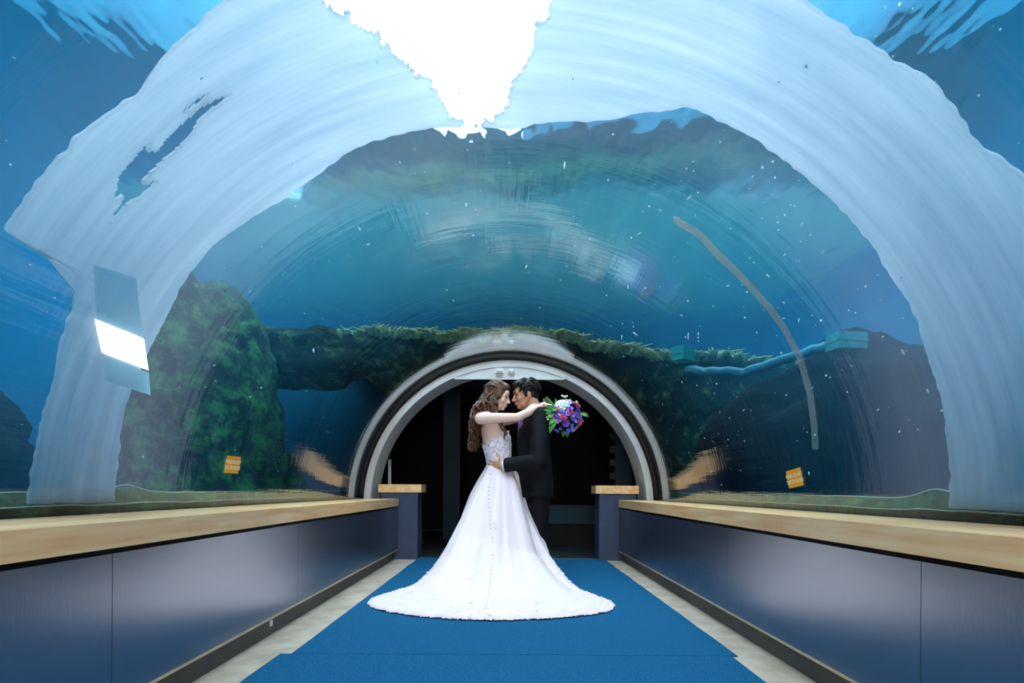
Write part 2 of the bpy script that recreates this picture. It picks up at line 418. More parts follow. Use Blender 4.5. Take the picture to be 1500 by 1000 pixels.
cs = [(-5.09, -.03), (-5.09, WS), (5.09, WS), (5.09, -.03), (1.66, -.03), (1.66, AX)] + [(1.66 * math.cos(PI * i / 80), AX + 1.66 * math.sin(PI * i / 80)) for i in range(1, 80)] + [(-1.66, AX), (-1.66, -.03)]
va = [bm.verts.new((x, YN, z)) for x, z in cs]; vb = [bm.verts.new((x, 6.4, z)) for x, z in cs]
bm.faces.new(va); bm.faces.new(vb[::-1])
for i in range(len(cs)): bm.faces.new((va[i], va[(i + 1) % len(cs)], vb[(i + 1) % len(cs)], vb[i]))
box(bm, -5.09, 5.09, 6.402, 10.99, 2.38, WS)
bmesh.ops.recalc_face_normals(bm, faces=bm.faces[:])
tag(obj('water', bm, M['water'], smooth=False), 'clear blue tank water around the acrylic tunnel', 'water', kind='stuff')
bm = bmesh.new()
vs = [bm.verts.new(c) for c in ((-5.095, YN - .6, WS + .003), (5.095, YN - .6, WS + .003), (5.095, 10.995, WS + .003), (-5.095, 10.995, WS + .003))]
bm.faces.new(vs)
me = bpy.data.meshes.new('water_surface'); bm.to_mesh(me); bm.free()
tag(link('water_surface', me, M['surface'], smooth=False), 'rippled underside of the water surface overhead', 'water', kind='stuff')

# frosted pale arch wrapped around the vault
R2 = 1.70
def on_rib(px, py):           # angle and depth on the sheet of a point seen there
    a, b = (px - VX) / F, (VY - py) / F; A, B, Cc = a * a + b * b, 2 * b * (H - AX), (H - AX) ** 2 - R2 * R2
    Y = (-B + math.sqrt(B * B - 4 * A * Cc)) / (2 * A); return math.atan2(H + b * Y - AX, a * Y), Y
inner = sorted(on_rib(*p) for p in ((168, 735), (172, 640), (200, 545), (220, 500), (245, 450), (270, 405), (310, 360), (350, 325), (415, 290), (500, 225), (590, 188), (745, 186), (900, 170), (1005, 152), (1100, 195), (1175, 250), (1250, 320), (1290, 370), (1325, 425), (1355, 495), (1377, 560), (1390, 640), (1396, 745)))
outer = sorted(on_rib(*p) for p in ((38, 735), (52, 660), (75, 560), (100, 470), (108, 430), (60, 375), (0, 342), (60, 255), (125, 190), (200, 130), (250, 70), (325, 0), (600, -140), (900, -140), (1180, 0), (1260, 55), (1350, 110), (1440, 210), (1500, 250), (1640, 420), (1700, 600), (1720, 745)))
GAP = [(-60, 440, 815), (0, 470, 806), (40, 530, 792), (60, 548, 775), (95, 590, 768), (110, 632, 752), (150, 645, 742), (172, 655, 722), (182, 672, 690), (186, 680, 681)]
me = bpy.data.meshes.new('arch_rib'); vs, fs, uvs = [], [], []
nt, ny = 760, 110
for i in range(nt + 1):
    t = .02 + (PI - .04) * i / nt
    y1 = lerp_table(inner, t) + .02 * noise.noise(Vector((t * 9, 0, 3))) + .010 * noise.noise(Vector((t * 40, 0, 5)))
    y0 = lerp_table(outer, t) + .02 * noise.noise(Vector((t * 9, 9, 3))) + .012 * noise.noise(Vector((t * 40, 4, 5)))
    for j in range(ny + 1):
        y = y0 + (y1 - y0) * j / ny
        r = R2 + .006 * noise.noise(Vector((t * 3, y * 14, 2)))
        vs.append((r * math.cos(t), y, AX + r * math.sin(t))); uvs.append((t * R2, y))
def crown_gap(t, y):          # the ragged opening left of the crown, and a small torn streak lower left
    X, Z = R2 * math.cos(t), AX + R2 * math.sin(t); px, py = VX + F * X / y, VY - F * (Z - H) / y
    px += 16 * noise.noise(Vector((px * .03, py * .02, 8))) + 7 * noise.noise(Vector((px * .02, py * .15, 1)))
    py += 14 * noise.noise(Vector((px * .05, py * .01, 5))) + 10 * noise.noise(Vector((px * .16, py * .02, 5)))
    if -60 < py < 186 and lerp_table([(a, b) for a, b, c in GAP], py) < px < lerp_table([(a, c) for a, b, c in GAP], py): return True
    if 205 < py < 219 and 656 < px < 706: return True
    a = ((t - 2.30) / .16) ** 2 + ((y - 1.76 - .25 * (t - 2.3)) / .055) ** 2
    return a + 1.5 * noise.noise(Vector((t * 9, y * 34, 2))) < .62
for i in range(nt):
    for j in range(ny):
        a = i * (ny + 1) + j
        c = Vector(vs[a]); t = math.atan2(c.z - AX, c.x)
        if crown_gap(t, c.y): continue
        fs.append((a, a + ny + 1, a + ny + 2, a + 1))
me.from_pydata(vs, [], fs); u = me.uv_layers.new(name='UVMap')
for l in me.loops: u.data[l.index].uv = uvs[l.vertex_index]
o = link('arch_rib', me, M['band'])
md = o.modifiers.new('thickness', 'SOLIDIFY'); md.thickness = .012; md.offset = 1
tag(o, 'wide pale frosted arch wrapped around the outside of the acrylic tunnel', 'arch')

# rocks
def rock(name, label, c, r, seed, mat, amp=.28, fr=1.6, sub=5, cat='rock', group=None):
    bm = bmesh.new(); bmesh.ops.create_icosphere(bm, subdivisions=sub, radius=1)
    for v in bm.verts:
        d = v.co.normalized()
        k = 1 + amp * noise.noise(d * fr + Vector((seed, 0, 0))) + amp * .45 * noise.noise(d * fr * 2.7 + Vector((0, seed, 0))) + amp * .2 * noise.noise(d * fr * 7 + Vector((0, 0, seed))) + amp * .1 * noise.noise(d * fr * 18 + Vector((seed, seed, seed)))
        v.co = Vector((c[0] + d.x * k * r[0], c[1] + d.y * k * r[1], max(c[2] + d.z * k * r[2], -.035)))
    o = obj(name, bm, mat); recenter(o); return tag(o, label, cat, group)
ROLL, EXPOSURE = -0.35, 0.0
# big left rock mass: two pillars of mossy rock with a blue opening between
rock('rock', 'tall dark green mossy rock mass left of the tunnel behind the orange sticker', (-2.62, 4.7, .95), (.66, .75, 1.5), 3, M['rock'], .22)
rock('rock', 'rounded dark green boulder in the blue opening left of the doorway', (-2.22, 5.35, .38), (.30, .34, .70), 11, M['rock'], .16)
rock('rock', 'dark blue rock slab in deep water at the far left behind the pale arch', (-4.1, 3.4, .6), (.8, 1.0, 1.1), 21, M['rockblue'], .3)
rock('rock', 'mossy rock overhang leaning from the left mass over the blue opening', (-2.15, 5.5, 2.08), (.85, .42, .30), 17, M['ridge'], .3)
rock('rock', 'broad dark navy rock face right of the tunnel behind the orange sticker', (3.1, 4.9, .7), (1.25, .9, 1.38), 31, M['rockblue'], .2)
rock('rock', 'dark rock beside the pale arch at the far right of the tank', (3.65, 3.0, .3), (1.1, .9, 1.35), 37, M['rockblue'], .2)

# rock wall the tunnel runs into
bm = bmesh.new()
TT = [(0, 2.2), (.35, 2.3), (.8, 2.28), (1.2, 2.44), (1.57, 2.48), (1.9, 2.46), (2.3, 2.55), (2.7, 2.5), (2.95, 2.0), (PI, 1.6)]
rings = []
nt = 220
for i in range(nt + 1):
    t = 2.42 * i / nt; ct, st = math.cos(t), math.sin(t)
    T = lerp_table(TT, t) + .10 * noise.noise(Vector((t * 5, 2, 0))) + .05 * noise.noise(Vector((t * 16, 3, 0)))
    Ro = min(4.98 / abs(ct) if abs(ct) > 1e-6 else 99, (T - AX) / st if st > 1e-6 else 99)
    Ro = max(Ro, 1.72)
    row = []
    path = [(1.668, 6.38), (1.668, 6.06)] + [(1.668 + (Ro - 1.668) * k / 22, 6.06) for k in range(1, 22)] + [(Ro, 6.14), (Ro + .03, 6.35), (Ro - .01, 6.39)]
    for k, (r, y) in enumerate(path):
        p = Vector((r * ct, y, AX + r * st))
        if 1 < k < len(path) - 1:
            f = min(1, (r - 1.668) / .25)
            p.y += f * (.22 * noise.noise(p * 1.1 + Vector((5, 0, 0))) + .10 * noise.noise(p * 3.1) + .04 * noise.noise(p * 9)) 
            p.y = min(p.y, 6.36)
        row.append(p)
    rings.append(row)
loft(bm, rings, closed=False, cap1=True)
# shoulders below the tunnel axis
fr = bmesh.new(); rnd = random.Random(9)
pts = [r_[-4] + Vector((0, -.02, .0)) for r_ in rings[40:]]
for k in range(0, len(pts) - 1):
    for q in range(3):
        p = pts[k].lerp(pts[k + 1], rnd.random()) + Vector((0, rnd.gauss(0, .02), rnd.gauss(0, .012)))
        tube(fr, [p - Vector((0, 0, .05)), p + Vector((rnd.gauss(0, .03), rnd.gauss(-.02, .02), .02)), p + Vector((rnd.gauss(0, .06), rnd.gauss(-.03, .02), .03 + .03 * rnd.random()))], [.022, .018, .005], 5)
o = obj('rock_wall', bm, M['ridge'])
o = o; recenter(o)
M['fringe'] = pbr('pale_algae', srgb(150, 170, 100), .8, col2=srgb(196, 200, 150), nscale=12)  # algae tufts whose pale colour carries the ridge's rim light
tag(obj('algae_fringe', fr, M['fringe'], o), 'pale green algae fringe', kind='stuff')
tag(o, 'mossy rock wall with a pale green ridge above the doorway arch', 'rock')
bm = bmesh.new(); ia, oa = [], []
for k in range(41):
    t = 2.0 + (PI - 2.0) * k / 40; ct, st = math.cos(t), math.sin(t); Ro = min(5.08 / abs(ct), 1.76 / st if st > 1e-4 else 99)
    ia.append((1.668 * ct, AX + 1.668 * st)); oa.append((Ro * ct, AX + Ro * st))
loft(bm, [[Vector((x, y, z)) for x, z in p] for y, p in ((6.30, ia), (6.30, oa), (6.34, oa), (6.34, ia), (6.30, ia))], closed=False)
box(bm, -5.08, -1.668, 6.30, 6.34, -.03, AX)
tag(obj('tank_wall_inner', bm, M['pool'], smooth=False), 'blue pool wall seen through the opening left of the doorway', 'wall', kind='structure')
plate('tank_wall_inner', 'pool', 'blue pool wall behind the dark rocks right of the doorway', 1.70, 5.08, 6.41, 6.45, 0, 2.36)
for sg, lab in ((1, 'right'),):
    bm = bmesh.new()
    g = [[Vector((sg * (1.668 + 3.3 * i / 30), 6.1 + (.12 * noise.noise(Vector((i * .3, j * .3, sg * 4))) if 0 < i else 0), -.03 + (AX + .03) * j / 10)) for i in range(31)] for j in range(11)]
    loft(bm, g, closed=False)
    r = bmesh.ops.extrude_face_region(bm, geom=bm.faces[:])
    for v in [q for q in r['geom'] if isinstance(q, bmesh.types.BMVert)]: v.co.y = 6.39
    o = obj('rock', bm, M['rockblue']); recenter(o); tag(o, 'low rock base of the rock wall %s of the doorway' % lab, 'rock')

# algae covered sill along the foot of the vault, with two wavy pale seal lines
for sg, nm in ((-1, 'left'), (1, 'right')):
    bm = bmesh.new(); rows = []
    for i in range(161):
        y = YN + (6.0 - YN) * i / 160
        w = .008 * noise.noise(Vector((y * 2.2, sg * 3, 0))) + .005 * noise.noise(Vector((y * 7, sg * 3, 4)))
        bumpy = .03 * math.exp(-((y - (2.45 if sg < 0 else 2.2)) / .12) ** 2)
        zt = .745 + w + bumpy
        rows.append([Vector((sg * 1.672, y, .40)), Vector((sg * 1.672, y, .70 + w)), Vector((sg * 1.70, y, .715 + w)), Vector((sg * 1.72, y, zt)), Vector((sg * 1.80, y, zt + .004)), Vector((sg * 1.95, y, zt - .04)), Vector((sg * 1.97, y, .3)), Vector((sg * 1.75, y, .3))])
    loft(bm, rows, closed=True, cap0=True, cap1=True)
    e = obj('sill', bm, M['sill']); recenter(e); tag(e, 'green algae covered sill along the foot of the vault on the %s' % nm, 'sill')
    for q, (zz, xx, rr) in enumerate(((.698, 1.668, .0035), (.748, 1.722, .003))):
        b2 = bmesh.new(); pts = []
        for i in range(241):
            y = YN + .1 + (5.95 - YN - .1) * i / 240
            w = .008 * noise.noise(Vector((y * 2.2, sg * 3, 0))) + .005 * noise.noise(Vector((y * 7, sg * 3, 4)))
            bumpy = .03 * math.exp(-((y - (2.45 if sg < 0 else 2.2)) / .12) ** 2) if q else 0
            pts.append((sg * xx, y, zz + w + bumpy))
        tube(b2, pts, rr, 6); s = obj('seal_line', b2, M['seal'], e)

# added strip and blocks imitating the ledge and cap reflections, right side
bm = bmesh.new(); a = at(1004, 541, 5.2); b = at(1090, 543, 4.9); c_ = at(1160, 520, 4.6); d = at(1222, 500, 4.4)
e = empty('pipe', tuple(b), 'pale blue submerged pipe running between two teal boxes right of the tunnel', 'pipe')
pts = []
for i in range(61):
    s_ = i / 60; k = s_ * 3; seg_ = [a, b, c_, d]; j = min(int(k), 2); f = k - j
    f2 = f
    p = seg_[j].lerp(seg_[j + 1], f2); p = p + Vector((0, 0, .02 * noise.noise(Vector((s_ * 14, 0, 0))))); pts.append(p)
tube(bm, pts, .042, 12); obj('pipe_run', bm, M['bluepipe'], e)
def cap_block(c, sx, sy, sz, rz, label):
    bm = bmesh.new(); box(bm, -sx, sx, -sy, sy, -sz, sz); box(bm, -sx * 1.05, sx * 1.05, -sy * 1.05, sy * 1.05, -sz * .1, sz * .18)
    bm.transform(Matrix.Translation(c) @ Matrix.Rotation(rz, 4, 'Z'))
    o = obj('junction_box', bm, M['teal'], bevel=.006); recenter(o); tag(o, label, 'box', 'teal boxes in the tank')
cap_block(at(999, 517, 5.2), .085, .07, .065, .6, 'teal box in the water just right of the rock ridge above the arch')
cap_block(at(1238, 498, 4.35), .12, .08, .065, .1, 'teal box at the right end of the submerged blue pipe')

# stickers on the vault
def sticker(Y, Z, sgn, tilt, label):
    zz = Z - AX; th = math.asin(zz / (RA - .004)); X = sgn * (RA - .004) * math.cos(th)
    e = empty('sticker', (X, Y, Z), label, 'sticker', 'orange stickers on the acrylic')
    M['_'] = None
    # local frame: u along the reading direction, v up the curved wall, n towards the axis
    u = Vector((0, 1, 0)) if sgn < 0 else Vector((0, -1, 0))
    v = Vector((-sgn * math.sin(th), 0, math.cos(th))); n = Vector((-sgn * math.cos(th), 0, -math.sin(th)))
    R = Matrix.Rotation(tilt, 3, n); u = R @ u; v = R @ v
    W, Hh = .080, .050
    bm = bmesh.new(); N = 8; q = []
    for j in range(N + 1):
        q.append([])
        for i in range(N + 1):
            p = Vector((X, Y, Z)) + u * (W * (2 * i / N - 1)) + v * (Hh * (2 * j / N - 1))
            d = Vector((p.x, 0, p.z - AX)); d = d.normalized() * (RA - .003); q[-1].append(Vector((d.x, p.y, AX + d.z)))
    loft(bm, q, closed=False)
    r = bmesh.ops.extrude_face_region(bm, geom=bm.faces[:])
    for vv in [k for k in r['geom'] if isinstance(k, bmesh.types.BMVert)]:
        d = Vector((vv.co.x, 0, vv.co.z - AX)).normalized() * .0012; vv.co -= d
    obj('vinyl', bm, M['orange'], e, smooth=False)
    for k, (txt, sz) in enumerate((('PLEASE DO NOT', .0235), ('TAP ON GLASS', .0265))):
        cu = bpy.data.curves.new('lettering', 'FONT'); cu.body = txt; cu.size = sz; cu.align_x = 'CENTER'; cu.extrude = .0002; cu.offset = .0006
        t = bpy.data.objects.new('tmp', cu); C.objects.link(t); bpy.context.view_layer.update()
        me = bpy.data.meshes.new_from_object(t.evaluated_get(bpy.context.evaluated_depsgraph_get())); bpy.data.objects.remove(t)
        base = Vector((X, Y, Z)) + n * .0022
        for vv in me.vertices:
            x, y, z = vv.co
            sx = x * 1.0; p = base + u * sx + v * (y * 1.25 + (.006 if k == 0 else -.028)) + n * z
            vv.co = p
        o = link('lettering', me, M['ink'], e, smooth=False)
ps = sticker(3.17, .905, -1, 0, 'orange sticker with white lettering on the left acrylic wall in front of green rock')
ps = sticker(3.08, .845, 1, .12, 'orange sticker with white lettering on the right acrylic wall in front of dark navy rock')

# specks drifting in the water just outside the vault
bm = bmesh.new(); rnd = random.Random(5)
for k in range(520):
    t = rnd.uniform(.1, PI - .1)
    if rnd.random() < .45: t = rnd.uniform(.25, 1.2)
    y = rnd.uniform(1.0, 5.2); r = rnd.uniform(1.69, 1.695) if rnd.random() < .75 else rnd.uniform(1.72, 2.6)
    y = 1.0 + (y - 1.0) * rnd.random() ** .3
    s_ = rnd.choice((.0016, .002, .0026, .0036, .005)) * (y / 2.4) ** .5
    c = Vector((r * math.cos(t), y, AX + r * math.sin(t)))
    if c.z < .8: continue
    e_ = rnd.uniform(1, 4.5) if rnd.random() < .3 else 1
    ro_ = Euler((rnd.uniform(0, 3), rnd.uniform(0, 3), rnd.uniform(0, 3))).to_matrix()
    bmesh.ops.create_icosphere(bm, subdivisions=1, radius=1, matrix=Matrix.Translation(c) @ ro_.to_4x4() @ Matrix.Diagonal((s_ * e_, s_, s_, 1)))
tag(obj('drifting_specks', bm, M['speck']), 'tiny pale specks drifting in the water outside the vault', 'specks', kind='stuff')

# added glowing panel and pale plates imitating a bright reflection on the left
def vault_plate(name, q, r, th, m, parent):
    def on(p):
        global R2
        k = R2; R2 = r; t, Y = on_rib(*p); R2 = k; return t, Y
    c = [on(p) for p in q]; n = 12; g = []
    for rr in (r, r + th):
        g.append([[None] * (n + 1) for _ in range(n + 1)])
        for j in range(n + 1):
            for i in range(n + 1):
                u, v = i / n, j / n
                t = (c[0][0] * (1 - u) + c[1][0] * u) * (1 - v) + (c[3][0] * (1 - u) + c[2][0] * u) * v
                Y = (c[0][1] * (1 - u) + c[1][1] * u) * (1 - v) + (c[3][1] * (1 - u) + c[2][1] * u) * v
                g[-1][j][i] = Vector((rr * math.cos(t), Y, AX + rr * math.sin(t)))
    bm = bmesh.new(); f0, f1 = g
    loft(bm, f0, closed=False); loft(bm, f1, closed=False)
    edge = lambda f: [f[0][i] for i in range(n)] + [f[j][n] for j in range(n)] + [f[n][i] for i in range(n, 0, -1)] + [f[j][0] for j in range(n, 0, -1)]
    loft(bm, [edge(f0), edge(f1)]); bmesh.ops.remove_doubles(bm, verts=bm.verts[:], dist=1e-5)
    return obj(name, bm, m, parent, smooth=False)
t_ = NT('lamp_glow'); e_ = t_.n('ShaderNodeEmission'); e_.inputs[0].default_value = (1, .97, .98, 1); e_.inputs[1].default_value = 1.6; t_.l(e_.outputs[0], t_.out.inputs[0]); M['glow'] = t_.m  # emission stands in for a reflection in the acrylic
M['plate'] = veil('pale_teal_plate', srgb(190, 240, 246), .55)
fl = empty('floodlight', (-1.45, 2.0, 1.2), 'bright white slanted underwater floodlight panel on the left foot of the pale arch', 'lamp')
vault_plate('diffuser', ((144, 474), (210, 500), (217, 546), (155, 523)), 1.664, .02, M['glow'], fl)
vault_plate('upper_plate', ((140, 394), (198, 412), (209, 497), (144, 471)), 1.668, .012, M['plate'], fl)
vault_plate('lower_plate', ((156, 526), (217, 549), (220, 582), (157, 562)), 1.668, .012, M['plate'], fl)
# brown hose hanging in the water on the right
M['hose'] = veil('hose_tan', srgb(190, 166, 150), .45)
bm = bmesh.new(); pts = []
for px, py in ((985, 318), (1025, 345), (1065, 385), (1110, 430), (1145, 475), (1170, 520), (1185, 570), (1192, 620), (1194, 660)):
    k = R2; R2 = 2.15; t, Y = on_rib(px, py); R2 = k; pts.append(Vector((2.15 * math.cos(t), Y, AX + 2.15 * math.sin(t))))
fine = []
for a, b in zip(pts, pts[1:]): fine += [a.lerp(b, k / 6) + Vector((0, 0, .012 * noise.noise(a.lerp(b, k / 6) * 9))) for k in range(6)]
tube(bm, fine, .02, 10); o = obj('hose', bm, M['hose']); recenter(o); tag(o, 'thin brown hose curving down through the water on the right', 'hose')
# ---------------------------------------------------------------- people
YP = 4.79
M['skinf'] = pbr('skin_fair', srgb(232, 196, 178), .5, spec=.35, sss=.15)
M['skinm'] = pbr('skin_tan', srgb(196, 142, 108), .5, spec=.35, sss=.12)
M['hairf'] = pbr('hair_brown', srgb(58, 34, 24), .38, col2=srgb(118, 78, 52), nscale=34, spec=.5, detail=3)
M['hairm'] = pbr('hair_black', srgb(9, 8, 9), .5, col2=srgb(18, 16, 17), nscale=30, spec=.3)
M['gown'] = pbr('white_satin', srgb(216, 197, 200), .55, sheen=.1, spec=.25, bump=.12, bscale=120, bdist=.002)
M['lace'] = pbr('white_lace', srgb(222, 203, 208), .7, spec=.2)
M['bodice'] = pbr('beaded_lace', srgb(196, 190, 200), .55, col2=srgb(246, 242, 246), nscale=55, bump=.8, bscale=70, spec=.5, bdist=.006, detail=6, lo=.38, hi=.55)
M['suit'] = pbr('black_wool', (.003, .0035, .005, 1), .75, bump=.1, bscale=300, spec=.18, bdist=.001)
M['shirt'] = pbr('white_shirt', srgb(225, 226, 232), .7)
M['lilac'] = pbr('lilac_silk', srgb(150, 104, 158), .5)
M['lip'] = pbr('lips', srgb(186, 84, 88), .4)
M['brow'] = pbr('brow_dark', srgb(34, 22, 18), .7)
M['shoe'] = pbr('shoe_black', (.01, .01, .01, 1), .25)
M['gem'] = pbr('silver', srgb(210, 210, 220), .2, metal=1)
M['eye'] = pbr('eye_dark', srgb(40, 26, 20), .2)
M['teeth'] = pbr('teeth', srgb(240, 236, 228), .3)

def remesh(bm, voxel, smooth=3):
    me = bpy.data.meshes.new('tmp'); bm.to_mesh(me); bm.free()
    o = bpy.data.objects.new('tmp', me); C.objects.link(o)
    r = o.modifiers.new('r', 'REMESH'); r.mode = 'VOXEL'; r.voxel_size = voxel; r.use_smooth_shade = True
    if smooth:
        s = o.modifiers.new('s', 'SMOOTH'); s.factor = .5; s.iterations = smooth
    bpy.context.view_layer.update()
    m2 = bpy.data.meshes.new_from_object(o.evaluated_get(bpy.context.evaluated_depsgraph_get()))
    bpy.data.objects.remove(o); bpy.data.meshes.remove(me)
    return m2

def limb(bm, pts, radii, seg=14):
    """tapered limb with round joints and ends"""
    P = [Vector(p) for p in pts]
    for i in range(len(P) - 1):
        tube(bm, [P[i], P[i + 1]], [radii[i], radii[i + 1]], seg)
    for p, r in zip(P, radii): ball(bm, p, r, u=seg, v=8)

def ell_ring(c, fx, rx, ry, n=32, zf=None):
    """ring of an ellipse: rx along facing fx, ry across"""
    fx = Vector((fx[0], fx[1], 0)).normalized(); sy = Vector((-fx.y, fx.x, 0))
    return [Vector(c) + fx * (rx * math.cos(2 * PI * k / n)) + sy * (ry * math.sin(2 * PI * k / n)) for k in range(n)]

def hand(bm, wrist, d, n, t, curls, r=.0085, size=1.0, thumb=(.55, .75, .25), tc=.35, spread=.05):
    """wrist point, finger direction d, palm normal n, thumb side t"""
    d, n, t = Vector(d).normalized(), Vector(n), Vector(t)
    n = (n - d * n.dot(d)).normalized(); t = (t - d * t.dot(d) - n * t.dot(n)).normalized()
    w = Vector(wrist); offs = (.030, .010, -.010, -.028); kl = (.088, .092, .087, .078)
    lens = ((.042, .025, .021), (.046, .029, .022), (.042, .027, .021), (.034, .020, .018))
    for i in range(4):
        k = w + (d * kl[i] + t * offs[i]) * size
        limb(bm, [w + t * offs[i] * .55 * size, k], [.016 * size, .0115 * size], 10)
        dd = (d + t * (spread * (1.5 - i))).normalized(); p = k; pts = [k]; rr = [r * 1.12]
        ang = 0
        for j in range(3):
            ang += curls[i][j] if hasattr(curls[i], '__len__') else curls[i]
            q = dd * math.cos(ang) + n * math.sin(ang); p = p + q * lens[i][j] * size; pts.append(p); rr.append(r * (1.0, .92, .78)[j])
        limb(bm, pts, rr, 8)
    b0 = w + (d * .022 + t * .022) * size; td = (d * thumb[0] + t * thumb[1] + n * thumb[2]).normalized()
    p1 = b0 + td * .045 * size; td2 = (td + d * tc + n * tc * .4).normalized(); p2 = p1 + td2 * .032 * size; p3 = p2 + (td2 + d * tc * .5).normalized() * .024 * size
    limb(bm, [b0, p1, p2, p3], [.016 * size, .0115, .0095, .0075], 10)
    limb(bm, [w, w + d * .05 * size - t * .012], [.02 * size, .017 * size], 10)

def head_frame(c, yaw, pitch, roll=0):
    """local +X is the face, +Z the crown"""
    return Matrix.Translation(Vector(c)) @ Matrix.Rotation(yaw, 4, 'Z') @ Matrix.Rotation(pitch, 4, 'Y') @ Matrix.Rotation(roll, 4, 'X')

def head_mesh(bm, Mx, k=1.0, male=False):
    b = bmesh.new()
    ball(b, (-.012, 0, .035), (.098, .074, .088), u=24, v=16)
    ball(b, (.012, 0, .0), (.078, .066, .085), u=24, v=16)
    ball(b, (.03, 0, -.055), (.052, .054 if male else .048, .056), u=20, v=12)
    ball(b, (.066, 0, -.088), (.021, .024 if male else .019, .018))
    for s in (-1, 1):
        ball(b, (.052, s * .038, -.022), (.030, .022, .026))
        ball(b, (.078, s * .026, .030), (.014, .024, .010))
        ball(b, (-.012, s * .072, -.008), (.018, .009, .031), Euler((0, .15, s * -.25)).to_matrix())
        ball(b, (.098, s * .011, -.030), (.010, .008, .008))
        limb(b, [(-.01, s * .052, -.02), (.04, s * .038, -.078)], [.022, .016], 8)
    ball(b, (.076, 0, .045), (.018, .045, .03))
    limb(b, [(.086, 0, .016), (.103, 0, -.014), (.112, 0, -.026)], [.009, .010, .011], 10)
    ball(b, (.086, 0, -.050), (.013, .021, .009)); ball(b, (.085, 0, -.063), (.013, .019, .009))
    for v in b.verts: v.co = Mx @ (v.co * k)
    me = bpy.data.meshes.new('t'); b.to_mesh(me); b.free(); bm.from_mesh(me); bpy.data.meshes.remove(me)

M['lipm'] = pbr('lips_tan', srgb(150, 88, 74), .5)
def face_bits(parent, Mx, k=1.0, closed=False, smile=True):
    for s in (-1, 1):
        b = bmesh.new()
        pts = [Vector((.093 - .010 * abs(q - .35) ** 2 * 3 - .006 * q, s * (.012 + .034 * q), .032 + .006 * math.sin(q * 2.6))) for q in [i / 8 for i in range(9)]]
        tube(b, pts, [.0035 * (1 - .5 * i / 8) for i in range(9)], 6); b.transform(Mx @ Matrix.Scale(k, 4)); obj('eyebrow', b, M['brow'], parent)
        b = bmesh.new()
        if closed:
            tube(b, [Vector((.0905 - .014 * q * q, s * (.017 + .026 * q), .010 - .006 * math.sin(q * PI))) for q in [i / 8 for i in range(9)]], .0026, 6)
        else:
            ball(b, (.084, s * .029, .012), (.0075, .012, .0052))
        b.transform(Mx @ Matrix.Scale(k, 4)); obj('eye', b, M['brow'] if closed else M['eye'], parent)
    b = bmesh.new()
    for zz, rr, sg in ((-.0515, .0042, 1), (-.0635, .0048, -1)):
        tube(b, [Vector((.1 - .020 * q * q - (.001 if sg > 0 else .003), .025 * q, zz + .010 * q * q + sg * .001)) for q in [i / 6 - 1 for i in range(13)]], [rr * (1 - .75 * abs(i / 6 - 1)) for i in range(13)], 8)
    b.transform(Mx @ Matrix.Scale(k, 4)); obj('lips', b, M['lip' if closed else 'lipm'], parent)
    if smile:
        b = bmesh.new(); tube(b, [Vector((.0965 - .020 * q * q, .018 * q, -.0572 + .009 * q * q)) for q in [i / 6 - 1 for i in range(13)]], .0034, 6)
        b.transform(Mx @ Matrix.Scale(k, 4)); obj('teeth', b, M['teeth'], parent)

# ------------------------------------------------ bride
br = empty('person', (-.07, YP, 0), 'person with long brown curls in a white strapless gown with a wide spread train', 'person')
fb = Vector((.95, .30, 0)).normalized(); sb = Vector((-fb.y, fb.x, 0))     # facing, her left (away from the viewer)
def bx(px, z, dy=0): return Vector(((px - VX) * YP / F, YP + dy, z))
bm = bmesh.new()
T = [(735, .84, .135, .165), (734, .92, .128, .158), (731, 1.0, .094, .112), (729, 1.06, .098, .116), (727, 1.14, .108, .124), (725, 1.22, .114, .134), (721, 1.30, .098, .142), (718, 1.37, .078, .150), (717, 1.415, .055, .120), (718, 1.44, .04, .06)]
loft(bm, [ell_ring(bx(p, z), fb, rx, ry) for p, z, rx, ry in T], cap0=True, cap1=True)
limb(bm, [bx(718, 1.40), bx(722, 1.47), bx(727, 1.535)], [.052, .045, .046])
HB = head_frame(bx(728.0, 1.583), math.radians(-12), math.radians(14))
HB = HB @ Matrix.Scale(1.06, 4)
head_mesh(bm, HB, .97)
sh_n = bx(704.5, 1.372, -.155); el_n = at(757, 611, 4.545); wr_n = at(796, 592.5, 4.60)
limb(bm, [sh_n + Vector((.05, .06, .015)), sh_n, sh_n.lerp(el_n, .35), el_n, el_n.lerp(wr_n, .35), wr_n], [.058, .050, .045, .035, .034, .024])
hd = (at(812, 593, 4.72) - wr_n)
hand(bm, wr_n, hd, Vector((.3, .7, -.7)), Vector((.25, .5, .8)), [(.45, .7, .5), (.5, .75, .5), (.55, .8, .5), (.6, .8, .5)], .0082, .92)
sh_f = bx(722, 1.372, .155); el_f = at(762, 612, 5.03); wr_f = at(799, 597, 4.99)
limb(bm, [sh_f + Vector((0, -.06, .015)), sh_f, el_f, wr_f], [.055, .048, .035, .024])
hand(bm, wr_f, Vector((.35, -.8, .05)), Vector((-.6, -.3, -.4)), Vector((0, .1, 1)), [.35] * 4, .0082, .92)
for s in (-1, 1):
    hp = bx(735, .86) + sb * s * .085
    limb(bm, [hp, hp + Vector((.01, 0, -.40)), hp + Vector((0, 0, -.76))], [.085, .055, .038])
    limb(bm, [hp + Vector((0, 0, -.78)), hp + fb * .13 + Vector((0, 0, -.825))], [.035, .024])
link('body', remesh(bm, .0045, 3), M['skinf'], br)
face_bits(br, HB, .97, closed=True)

